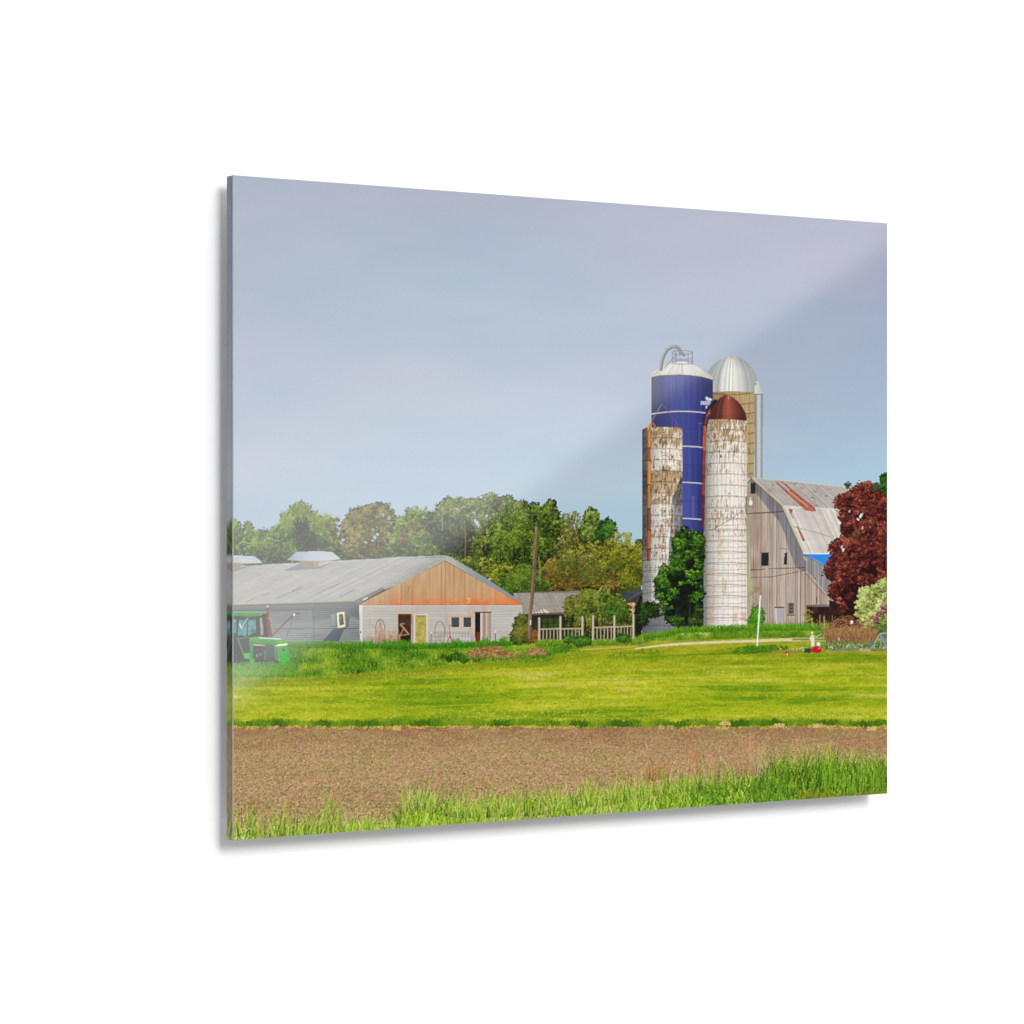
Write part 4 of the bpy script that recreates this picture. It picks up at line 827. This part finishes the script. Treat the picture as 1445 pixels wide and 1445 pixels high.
line([(1170,918.4),(1215,917.4),(1232,916)], 1.8, (130,130,116), GD); rect(1212,915.6,1229,919.4,(176,156,128),GD); k = 60; stamps(R(k,1168,1250), R(k,908,916), .7,.6,0, ramp([(190,206,206),(220,226,220),(120,150,90)], R(k)), GD)
line([(1184,900),(1184,904)],1,(230,230,226),GD)
rect(1076,917,1165,922,lambda X, Y: ramp([(110,130,30),(150,120,60),(176,130,76)], fbm(X,Y,5,2,seed=321)),GD,.7); k = 30; stamps(R(k,1118,1140), R(k,913,918), .7,.6,0, ramp([(214,220,200),(150,170,70)], R(k)), GD)
SWG = pid('printed_swing_frame'); gc = (176,182,176)
for a, b in [((1242,894),(1230,914)),((1242,894),(1252,916)),((1242.6,895),(1243,912)),((1242,894),(1262,892))]: line([a,b], 1.2, gc, SWG)
rect(1241,894,1262,912,(120,130,136),SWG,.5); ell(1231.6,908.4,2.2,2,(60,110,160),pid('printed_blue_bucket')); line([(1224,907.6),(1230,907.6)],1,(110,120,140),GD)
ST = pid('printed_garden_statue')
poly([(1144.6,898),(1146,895.6),(1148.6,896),(1148.8,902),(1149.6,911.6),(1144.4,912),(1144.6,904),(1142.6,901)], (232,222,190), ST); ell(1146,893,1.5,2.0,(236,224,186),ST); line([(1149,897.6),(1153,898.4),(1158,895)], 1.0, (214,206,150), ST); line([(1144.6,897.4),(1142.4,901),(1144,904)],1,(214,200,160),ST)
GC_ = pid('printed_green_bin'); poly([(1135,914.6),(1145,914.6),(1144.6,924.2),(1135.4,924.2)], lambda X, Y: mix((20,92,66),(12,60,46),cyl(X,1135,1145)), GC_); line([(1135,915),(1145,915)], 1, (40,120,90), GC_)
RB = pid('printed_red_ball'); ell(1152.6,917.6,6.6,6.4, lambda X, Y: mix((214,26,58),(150,10,34), np.clip(np.hypot(X-1154,Y-915)/8,0,1)), RB); ell(1147,919.6,3,4.8,(196,20,46),RB); ell(1156,914.6,1.2,1,(236,120,140),RB)
rect(1152.4,907,1157,911.4,(238,232,222),pid('printed_white_pail')); ell(1154.6,907.4,2.3,1,(250,246,240),pid('printed_white_pail'))
SR = pid('printed_small_red_pot'); rect(1108.4,920,1113.6,925.2,(176,44,44),SR); ell(1111,922.8,1.3,1.2,(240,226,226),SR); ell(1110,920.6,1.6,1,(50,30,30),SR)
WP = pid('printed_white_post'); line([(1073,841),(1070.4,880),(1068.2,915)], 2.0, (238,242,234), WP); line([(1073.9,842),(1069.2,914)], .6, (180,186,170), WP, .7)
n = 500; bx = R(n, 1050, 1090); by = R(n, 914, 921); blades(bx, by, R(n,2,5), R(n,-.35,.35), R(n,-.3,.3), .7, ramp([(44,100,12),(74,130,20),(110,150,30)], R(n)), VG)
n = 500; bx = R(n, 1130, 1165); by = R(n, 923, 927); blades(bx, by, R(n,1,2.6), R(n,-.35,.35), R(n,-.3,.3), .6, ramp([(110,146,12),(150,170,20)], R(n)), LAWN)

# ================================================================= FOREGROUND GRASS
FG = pid('printed_roadside_grass')
LOWL = 7
hx = [312,345,370,400,430,470,500,545,562,568,600,640,680,720,760,800,860,900,950,1000,1040,1080,1110,1150,1185,1210,1262]
ht = [1166,1156,1160,1164,1160,1158,1156,1158,1154,1132,1128,1140,1140,1138,1136,1128,1122,1112,1104,1100,1092,1086,1074,1068,1072,1080,1076]   # dense top
hs = [1138,1132,1136,1126,1128,1112,1138,1148,1140,1098,1094,1118,1106,1104,1104,1100,1092,1086,1078,1072,1070,1058,1044,1036,1048,1056,1054]   # tallest tips
bottom = lambda x: 1186-(x-329)*.0715+3
nl = 9
def fgc(X, Y): return ramp([(44,84,10),(66,116,12),(96,146,16),(128,168,24)], fbm(X, Y, 2.4, 12, seed=330))
xs = np.arange(310, 1264, 1.0); dt = np.interp(xs, hx, ht)
ht = [h+(LOWL if x < 562 else 0) for x, h in zip(hx, ht)]; dt = np.interp(xs, hx, ht)
poly([(x, y+(10 if x > 562 else 22)+4*h_) for x, y, h_ in zip(xs, dt, noise(xs, xs*0, 4, seed=331))]+[(1263,1200),(310,1200)], fgc, FG)
PALG = [(34,66,12),(70,112,16),(112,156,22),(152,190,38),(190,214,74),(216,230,126)]
for L_ in range(nl):
    n = 820; bx = np.concatenate([R(680, 560, 1262), R(140, 300, 560)]); d = np.interp(bx, hx, ht); bt = bottom(bx); n = 820
    f = (L_+.5)/nl
    by = d+(bt-d)*(.45+.8*f)+R(n, -4, 8)+10
    cl_ = noise(bx, bx*0, 9, seed=344+L_)
    Lh = R(n, 16, 46)*(.55+.75*cl_)*np.where(bx < 560, .62, 1)
    tone = .50+.55*(fbm(bx, by, 14, 30, seed=333+L_ % 3)-.5)+R(n, -.42, .44)-.08*(bx > 1000)+.10*(bx < 560)+(f-.5)*.18
    blades(bx, by, Lh, R(n, -.24, .24)+.25*(cl_-.5), R(n, -.45, .45), R(n, 1.0, 2.5), ramp(PALG, np.clip(tone, 0, 1)), FG)
# tall tips
n = 1300; bx = R(n, 312, 1262); d = np.interp(bx, hx, ht); tp = np.interp(bx, hx, hs)
g = noise(bx, bx*0, 7, seed=340); by = d+14; Lh = (by-tp)*np.clip(R(n)**1.8*.8+.40*g, .12, 1.05)
blades(bx, by, Lh, R(n, -.16, .16), R(n, -.35, .35), R(n, .8, 1.9), ramp(PALG, np.clip(.5+R(n, -.36, .42), 0, 1)), FG)
n = 500; bx = R(n, 312, 1262); d = np.interp(bx, hx, ht); blades(bx, d+R(n, 4, 30), R(n, 8, 22), R(n, -.3, .3), R(n, -.5, .5), R(n, .8, 1.4), ramp([(40,60,20),(150,150,70),(196,180,110),(206,214,120)], R(n)), FG)
# big leafy blades lower right
n = 900; bx = R(n, 1060, 1262); by = R(n, 1088, 1140); blades(bx, by, R(n, 12, 36), R(n, -.35, .35), R(n, -.6, .6), R(n, .8, 1.9), ramp([(34,70,14),(60,104,14),(92,140,20),(128,168,34),(160,190,70)], R(n)), FG)
n = 260; bx = R(n, 975, 1120); by = R(n, 1114, 1142); blades(bx, by, R(n, 8, 20), R(n, -.7, .7), R(n, -.5, .5), R(n, 1.2, 2.2), ramp([(44,92,16),(72,128,22),(104,158,34),(140,182,56)], R(n)), FG)
k = 260; bx = R(k, 1060, 1110); by = R(k, 1112, 1135)
n = 260; bx = R(n, 1120, 1252); by = R(n, 1118, 1136); blades(bx, by, R(n, 3, 9), R(n, -.9, .9), R(n, -.5, .5), R(n, .8, 1.6), ramp([(150,150,20),(176,170,40),(120,110,20),(84,70,20)], R(n)), FG)
# pale seed stems
n = 46; bx = np.concatenate([R(12, 572, 596), R(8, 684, 716), R(8, 770, 805), R(18, 330, 560)]); by = np.interp(bx, hx, ht)+R(n, 2, 16)
blades(bx, by, R(n, 18, 38), R(n, -.12, .12), R(n, -.25, .35), .8, ramp([(196,214,90),(220,226,140),(170,200,60)], R(n)), FG)
k = 9; stamps(340+R(k,0,12), 1172+R(k,-3,3), .9,.8,0, ramp([(226,220,120),(240,236,190),(190,170,60)], R(k)), FG)
# rusty dry weeds
RW = pid('printed_rusty_weeds')
for (x, w, y, h, c, m_) in [(922,12,1100,40,[(140,84,44),(186,120,76),(206,156,110)],34),(976,9,1092,50,[(160,96,54),(196,130,84),(216,170,124)],16),(1054,14,1094,66,[(176,130,96),(206,166,134),(190,116,76)],34),(1070,12,1096,50,[(214,186,154),(190,146,104)],18),(905,40,1100,26,[(150,120,60),(186,140,90)],40),(1010,40,1098,36,[(180,130,90),(206,170,130)],22),(1140,30,1040,26,[(176,140,90),(150,150,50)],16)]:
    bx = x+R(m_, -w, w); blades(bx, y+R(m_, -3, 3), h*R(m_, .35, 1), R(m_, -.12, .12), R(m_, -.2, .2), .7, ramp(c, R(m_)), RW)
for (x, y) in [(978,1064),(975,1068),(979,1070),(937,1082),(932,1078),(920,1084),(975,1032)]:
    k = 8; stamps(x+R(k,-2.5,2.5), y+R(k,-4,4), 1.0, .7, R(k,0,3), ramp([(156,76,36),(204,112,60),(216,150,100)], R(k)), RW)
for (x, y) in [(912,1052),(1017,1070),(1075,1082)]: line([(x-.6,y-3),(x+1.4,y+3)], 1.0, (220,196,170), RW)
n = 110; bx = R(n, 1160, 1262); by = R(n, 1098, 1126); blades(bx, by, R(n, 20, 46), R(n, -.12, .12), R(n, -.2, .2), R(n, .7, 1.4), ramp([(44,90,12),(84,150,18),(130,180,30),(160,200,60)], R(n)), FG)
COATR = .055; WORLD = .80; KEY = 2.36; KANG = 22; KDIR = (-.04, 1, -.50); GAINV = .80
BOXD = 5.0; BOXH = 2.3; BOXX = .25; BOXRAD = 4.7; BOXG = (1.10, .50); BOXOFF = 0
PART_LABELS = {
'printed_long_shed': 'printed long metal shed with orange gable and pale siding',
'printed_tractor': 'printed green tractor at the left edge of the picture',
'printed_blue_silo': 'printed dark blue silo with white cone roof and lettering',
'printed_white_silo': 'printed white silo with brown rusty dome',
'printed_tan_silo': 'printed tan silo with silver ribbed dome',
'printed_weathered_silo': 'printed short open-topped silo with flaking white paint',
'printed_timber_barn': 'printed grey timber barn with gambrel metal roof',
'printed_shed': 'printed low open shed with grey roof',
'printed_red_maple': 'printed dark red leafy tree beside the barn',
'printed_silo_bush': 'printed dark green bush between the silos',
'printed_sky': 'printed grey blue sky', 'printed_lawn': 'printed yellow green mown lawn',
'printed_ploughed_field': 'printed brown ploughed soil', 'printed_roadside_grass': 'printed tall bright grass along the bottom of the picture',
'printed_leaning_pole': 'printed leaning wooden pole', 'printed_blue_tarpaulin': 'printed bright blue roof sheet',
'printed_paddock_fence#0': 'printed plank fence nearer the leaning pole', 'printed_paddock_fence#1': 'printed plank fence nearer the silos',
}
# ================================================================= SCENE
import bpy
from mathutils import Vector
sc = bpy.context.scene
def tag(o, label=None, cat=None, kind=None):
    if label: o['label'] = label
    if cat: o['category'] = cat
    if kind: o['kind'] = kind
def link(o, parent=None):
    sc.collection.objects.link(o)
    if parent: o.parent = parent
    return o
# real sizes in metres: an 14 x 11 inch acrylic print floated off the wall
PH = .2794; PW = PH*1.2727; TH = .0060; GAP = .0078
FPX = 3830.0                                   # focal length in photo pixels
dL, dR = FPX/939*PH, FPX/805*PH                # depth of left and right edges
xL, xR = (329-722.5)/FPX*dL, (1252.2-722.5)/FPX*dR
ang = math.atan2(dR-dL, xR-xL)                 # the wall's turn away from the camera plane
# world: wall lies in XZ, print's face looks towards -Y; print centre at the origin
ca, sa = math.cos(ang), math.sin(ang)
cxm, cdm = (xL+xR)/2, (dL+dR)/2
# camera-space (x right, d depth) -> world: u along wall, v into the wall
def cam2w(x, d):
    x -= cxm; d -= cdm
    return (x*ca+d*sa, -x*sa+d*ca)
cu, cv = cam2w(0, 0)
PW = math.hypot(xR-xL, dR-dL)
FY = 0.0                                        # y of the print face
zc = (722.5-(247+1186)/2)/FPX*dL                # centre height relative to the camera axis
cam = bpy.data.cameras.new('camera'); co = link(bpy.data.objects.new('camera', cam))
co.location = (cu, cv, -zc)
dirw = Vector((sa, ca, 0)); co.rotation_euler = dirw.to_track_quat('-Z', 'Y').to_euler()
cam.sensor_width = 36; cam.lens = FPX/1445*36; cam.clip_start = .05; cam.clip_end = 50
sc.camera = co

def mat(name, **k):
    m = bpy.data.materials.new(name); m.use_nodes = True
    b = m.node_tree.nodes['Principled BSDF']
    for a, v in k.items(): b.inputs[a].default_value = v
    return m, b
# ---- printed surface: ink seen through the polished acrylic
def ink(name, gain=1.0, rough=.045, coat=1.0):
    m, b = mat(name)
    nt = m.node_tree
    at = nt.nodes.new('ShaderNodeAttribute'); at.attribute_name = 'ink'
    nz = nt.nodes.new('ShaderNodeTexNoise'); nz.inputs['Scale'].default_value = 900; nz.inputs['Detail'].default_value = 2
    tc = nt.nodes.new('ShaderNodeTexCoord'); nt.links.new(tc.outputs['Object'], nz.inputs['Vector'])
    mr = nt.nodes.new('ShaderNodeMapRange'); mr.inputs[3].default_value = .975*gain; mr.inputs[4].default_value = 1.025*gain
    nt.links.new(nz.outputs[0], mr.inputs[0])
    vm = nt.nodes.new('ShaderNodeVectorMath'); vm.operation = 'SCALE'
    nt.links.new(at.outputs['Color'], vm.inputs[0]); nt.links.new(mr.outputs[0], vm.inputs['Scale'])
    nt.links.new(vm.outputs[0], b.inputs['Base Color'])
    b.inputs['Roughness'].default_value = 1.0; b.inputs['Specular IOR Level'].default_value = 0.0
    b.inputs['Coat Weight'].default_value = coat; b.inputs['Coat Roughness'].default_value = rough; b.inputs['Coat IOR'].default_value = 1.49
    return m
GAIN = GAINV
M_INK = ink('printed_acrylic', GAIN, COATR)
M_EDGE = ink('acrylic_edge_ink', .74, .3, .2)
wallm, wb = mat('white_wall_paint'); wb.inputs['Roughness'].default_value = .9; wb.inputs['Specular IOR Level'].default_value = .1
nt = wallm.node_tree; nz = nt.nodes.new('ShaderNodeTexNoise'); nz.inputs['Scale'].default_value = 60; nz.inputs['Detail'].default_value = 4
tc = nt.nodes.new('ShaderNodeTexCoord'); nt.links.new(tc.outputs['Object'], nz.inputs['Vector'])
rp = nt.nodes.new('ShaderNodeValToRGB'); rp.color_ramp.elements[0].color = (.885, .885, .885, 1); rp.color_ramp.elements[1].color = (.91, .91, .91, 1)
nt.links.new(nz.outputs[0], rp.inputs[0]); nt.links.new(rp.outputs[0], wb.inputs['Base Color'])
steel, _ = mat('brushed_steel', **{'Base Color': (.5, .5, .5, 1), 'Metallic': 1.0, 'Roughness': .35})
clear, cb = mat('acrylic_back', **{'Base Color': (.72, .74, .76, 1), 'Roughness': .3})
rim, _ = mat('acrylic_polished_rim', **{'Base Color': (.34, .40, .38, 1), 'Roughness': .3})

def mesh(name, v, f, m, parent=None):
    me = bpy.data.meshes.new(name); me.from_pydata(v, [], f); me.update()
    me.materials.append(m); o = bpy.data.objects.new(name, me); return link(o, parent)
def box(name, x0, y0, z0, x1, y1, z1, m, parent=None):
    v = [(x, y, z) for x in (x0, x1) for y in (y0, y1) for z in (z0, z1)]
    f = [(0,1,3,2),(4,6,7,5),(0,4,5,1),(2,3,7,6),(0,2,6,4),(1,5,7,3)]
    return mesh(name, v, f, m, parent)

# ---- the wall
WY = FY+TH+GAP
w = box('wall', -4, WY, -1.6, 4, WY+.12, 1.4, wallm); tag(w, kind='structure')

# ---- the print
root = link(bpy.data.objects.new('acrylic_print', None)); root.location = (0, 0, -PH/2)
tag(root, 'glossy frameless acrylic print of a farm with silos, floating off the white wall', 'wall print')
ox, oz = 0.0, PH/2                               # children are in root space
hx, hz = PW/2, PH/2
CHF = .00014
body = box('acrylic_sheet', -hx+.0002, FY+.0006, 0.0002, hx-.0002, FY+TH, PH-.0002, clear, root)
# polished rims round the face
def rimbar(x0, z0, x1, z1): return None
v, f = [], []
o_ = [(-hx, 0), (hx, 0), (hx, PH), (-hx, PH)]
for (x, z) in o_: v.append((x, FY+CHF, z))
for (x, z) in [(-hx+CHF, CHF), (hx-CHF, CHF), (hx-CHF, PH-CHF), (-hx+CHF, PH-CHF)]: v.append((x, FY, z))
for (x, z) in o_: v.append((x, FY+.0012, z))
for k in range(4):
    j = (k+1) % 4; f += [(k, j, 4+j, 4+k), (8+k, 8+j, j, k)] if k != 3 else [(k, j, 4+j, 4+k)]
mesh('polished_rim', v, f, rim, root)
# standoffs that hold it off the wall (thing's own parts)
for sx in (-1, 1):
    for sz in (.035, PH-.035):
        n_ = 20; r_ = .006
        v = [(sx*(hx-.04)+r_*math.cos(2*math.pi*k/n_), y, sz+r_*math.sin(2*math.pi*k/n_)) for y in (FY+TH, WY) for k in range(n_)]
        f = [(k, (k+1) % n_, n_+(k+1) % n_, n_+k) for k in range(n_)]+[tuple(range(n_)), tuple(range(n_, 2*n_))]
        mesh('wall_spacer', v, f, steel, root)

# ---- printed picture: grid over the face, coloured from the artwork
NX, NZ = 1060, 1000
P1 = CAN.reshape(CH//S, S, CW//S, S, 3).mean((1, 3))
def blur3(a):
    a = (a+np.roll(a, 1, 0)*.8+np.roll(a, -1, 0)*.8)/2.6
    return (a+np.roll(a, 1, 1)*.8+np.roll(a, -1, 1)*.8)/2.6
P1 = np.clip(P1+.75*(P1-blur3(P1)), 0, 255)
P1 = s2l(P1).astype(np.float32)
us = np.linspace(-hx+CHF, hx-CHF, NX); zs = np.linspace(CHF, PH-CHF, NZ)
U, Z = np.meshgrid(us, zs)                       # rows: bottom to top
def w2photo(x, y, z):                            # where the artwork grid holds this point of the face
    dx, dy, dz = x-cu, y-cv, z+zc
    d = dx*sa+dy*ca; r = dx*ca-dy*sa
    return 722.5+FPX*r/d, 722.5-FPX*dz/d
px, py = w2photo(U, FY, Z-PH/2)
def samp(px, py):
    gx_ = np.clip(px-AX0-.5, 0, P1.shape[1]-1.01); gy_ = np.clip(py-AY0-.5, 0, P1.shape[0]-1.01)
    i = gx_.astype(int); j = gy_.astype(int); a = (gx_-i)[..., None]; b = (gy_-j)[..., None]
    return (P1[j, i]*(1-a)+P1[j, i+1]*a)*(1-b)+(P1[j+1, i]*(1-a)+P1[j+1, i+1]*a)*b
col = samp(px, py)
# owner of each cell
pcx = (px[:-1, :-1]+px[1:, 1:])/2; pcy = (py[:-1, :-1]+py[1:, 1:])/2
own = IDM[np.clip(((pcy-AY0)*S).astype(int), 0, CH-1), np.clip(((pcx-AX0)*S).astype(int), 0, CW-1)]
def cellmesh(name, sel, m, parent):
    J, I = np.nonzero(sel)
    a = J*NX+I; q = np.stack([a, a+1, a+NX+1, a+NX], 1)
    uq, inv = np.unique(q.ravel(), return_inverse=True)
    n = len(uq); nf = len(q)
    me = bpy.data.meshes.new(name)
    me.vertices.add(n); co_ = np.empty((n, 3), np.float32)
    co_[:, 0] = U.ravel()[uq]; co_[:, 1] = FY; co_[:, 2] = Z.ravel()[uq]
    me.vertices.foreach_set('co', co_.ravel())
    me.loops.add(nf*4); me.loops.foreach_set('vertex_index', inv.astype(np.int32).ravel())
    me.polygons.add(nf); me.polygons.foreach_set('loop_start', np.arange(0, nf*4, 4, dtype=np.int32))
    me.update(calc_edges=True)
    at = me.color_attributes.new('ink', 'FLOAT_COLOR', 'POINT')
    c4 = np.ones((n, 4), np.float32); c4[:, :3] = col.reshape(-1, 3)[uq]
    at.data.foreach_set('color', c4.ravel())
    me.materials.append(m)
    return link(bpy.data.objects.new(name, me), parent)
# tiny remnants (a few cells) fall to their neighbour motif
parts = {}
small = []
for k, key in enumerate(ORDER):
    c = int((own == k).sum())
    if c == 0: continue
    if c < 6: own[own == k] = IDS[(key[0], None)] if (key[0], None) in IDS else SKY
LABEL = PART_LABELS
present = set(np.unique(own).tolist())
for k, key in enumerate(ORDER):
    if key[1] is None and k in present:
        o = cellmesh(key[0].split('#')[0], own == k, M_INK, root); parts[key[0]] = o
        if key[0] in LABEL: o['label'] = LABEL[key[0]]
for k, key in enumerate(ORDER):
    if key[1] is not None and k in present:
        cellmesh(key[1].split('#')[0], own == k, M_INK, parts.get(key[0], root))
# ---- edges: the picture wraps round the four sides, mirrored and blurred by the acrylic
def wrap(side, label=None):
    ne, nd = 900, 8
    ln = np.linspace(CHF, (PH if side in 'lr' else PW)-CHF, ne); V = []; Cc = []
    kk = np.hanning(11); kk /= kk.sum()
    for d in np.linspace(.0012, TH, nd):
        if side == 'l': fx, fz, P = np.full(ne, -hx+CHF+d*.9), ln, [(-hx, FY+d, q) for q in ln]
        if side == 'r': fx, fz, P = np.full(ne, hx-CHF-d*.9), ln, [(hx, FY+d, q) for q in ln]
        if side == 't': fx, fz, P = ln-hx, np.full(ne, PH-CHF-d*.9), [(q-hx, FY+d, PH) for q in ln]
        if side == 'b': fx, fz, P = ln-hx, np.full(ne, CHF+d*.9), [(q-hx, FY+d, 0) for q in ln]
        ex, ey = w2photo(fx, FY, fz-PH/2); c = samp(ex, ey)
        Cc.append(np.stack([np.convolve(np.pad(c[:, q], 5, mode='edge'), kk, 'valid') for q in range(3)], 1)); V += P
    F = [(a*ne+b, a*ne+b+1, (a+1)*ne+b+1, (a+1)*ne+b) for a in range(nd-1) for b in range(ne-1)]
    e = mesh('picture_edge', V, F, M_EDGE, root)
    at = e.data.color_attributes.new('ink', 'FLOAT_COLOR', 'POINT'); c4 = np.ones((ne*nd, 4), np.float32); c4[:, :3] = np.concatenate(Cc)
    at.data.foreach_set('color', c4.ravel())
    if label: e['label'] = label
wrap('l', 'darker strip of picture wrapped round the left side'); wrap('r'); wrap('t'); wrap('b')

# ---- light: a large soft key from above, invented room light, one softbox mirrored in the gloss
wd = bpy.data.worlds.new('World'); sc.world = wd; wd.use_nodes = True
wn = wd.node_tree; bg = wn.nodes['Background']; bg.inputs[0].default_value = (1, 1, 1, 1)
wtc = wn.nodes.new('ShaderNodeTexCoord'); wsp = wn.nodes.new('ShaderNodeSeparateXYZ'); wn.links.new(wtc.outputs['Generated'], wsp.inputs[0])
wab = wn.nodes.new('ShaderNodeMath'); wab.operation = 'ABSOLUTE'; wn.links.new(wsp.outputs[2], wab.inputs[0])
wmr = wn.nodes.new('ShaderNodeMapRange'); wmr.interpolation_type = 'SMOOTHSTEP'   # invented room light: brighter up and down, dimmed where the gloss mirrors it
wmr.inputs[1].default_value = .16; wmr.inputs[2].default_value = .75; wmr.inputs[3].default_value = .12; wmr.inputs[4].default_value = WORLD
wn.links.new(wab.outputs[0], wmr.inputs[0]); wn.links.new(wmr.outputs[0], bg.inputs[1])
key = bpy.data.lights.new('key_light', 'SUN'); key.energy = KEY; key.angle = math.radians(KANG); key.color = (1, 1, 1)
ko = link(bpy.data.objects.new('key_light', key)); ko.location = (0, -1, 1)
kd = Vector(KDIR); ko.rotation_euler = kd.to_track_quat('-Z', 'Y').to_euler()
# softbox: its mirror image in the face covers the picture above a slanting line
camv = Vector((cu, cv, -zc)); DB_ = BOXD
def hit(pxx, pyy):                               # photo point on the face -> point on plane y=-DB_ after mirroring
    # ray from camera through the face point
    r = (pxx-722.5)/FPX; t = (722.5-pyy)/FPX
    d = Vector((ca*r+sa, -sa*r+ca, t))
    s_ = (FY-camv.y)/d.y; p = camv+d*s_
    d2 = Vector((d.x, -d.y, d.z)); s2 = (-DB_-p.y)/d2.y
    return p+d2*s2
A = hit(1290, 345-38*.69+BOXOFF); B = hit(300, 345+952*.69+BOXOFF)   # along the slanting edge, right to left
edge = (B-A); L_ = edge.length; ex_ = edge.normalized()
up_ = Vector((0, 1, 0)).cross(ex_).normalized()
if up_.z < 0: up_ = -up_
Hh = BOXH
A2 = A-ex_*.15; L2 = L_+.15+BOXX
cen = A2+ex_*(L2/2)+up_*(Hh/2)
al = bpy.data.lights.new('softbox', 'AREA'); al.shape = 'RECTANGLE'; al.size = L2; al.size_y = Hh
al.energy = BOXRAD*math.pi*L2*Hh*1.0
al.color = (1, 1, 1)
ao = link(bpy.data.objects.new('softbox', al)); ao.location = cen
from mathutils import Matrix
zax = Vector((0, -1, 0)); yax = up_; xax = yax.cross(zax)
ao.rotation_euler = Matrix((xax, yax, zax)).transposed().to_euler()
print('softbox', L2, Hh, cen, 'light x axis', xax, 'edge dir', ex_, 'PW', PW, 'ang', math.degrees(ang), 'cam', co.location)
al.use_nodes = True; n = al.node_tree; em = n.nodes['Emission']
ge = n.nodes.new('ShaderNodeNewGeometry'); sp = n.nodes.new('ShaderNodeSeparateXYZ')
n.links.new(ge.outputs['Parametric'], sp.inputs[0])
mp = n.nodes.new('ShaderNodeMapRange'); mp.inputs[3].default_value = BOXG[0]; mp.inputs[4].default_value = BOXG[1]
n.links.new(sp.outputs[0], mp.inputs[0]); n.links.new(mp.outputs[0], em.inputs['Strength'])

sc.view_settings.view_transform = 'Standard'; sc.view_settings.look = 'None'; sc.view_settings.exposure = 0; sc.view_settings.gamma = 1
sc.render.engine = 'CYCLES'; sc.cycles.max_bounces = 4; sc.render.resolution_x = sc.render.resolution_y = 1024
sc.render.film_transparent = False
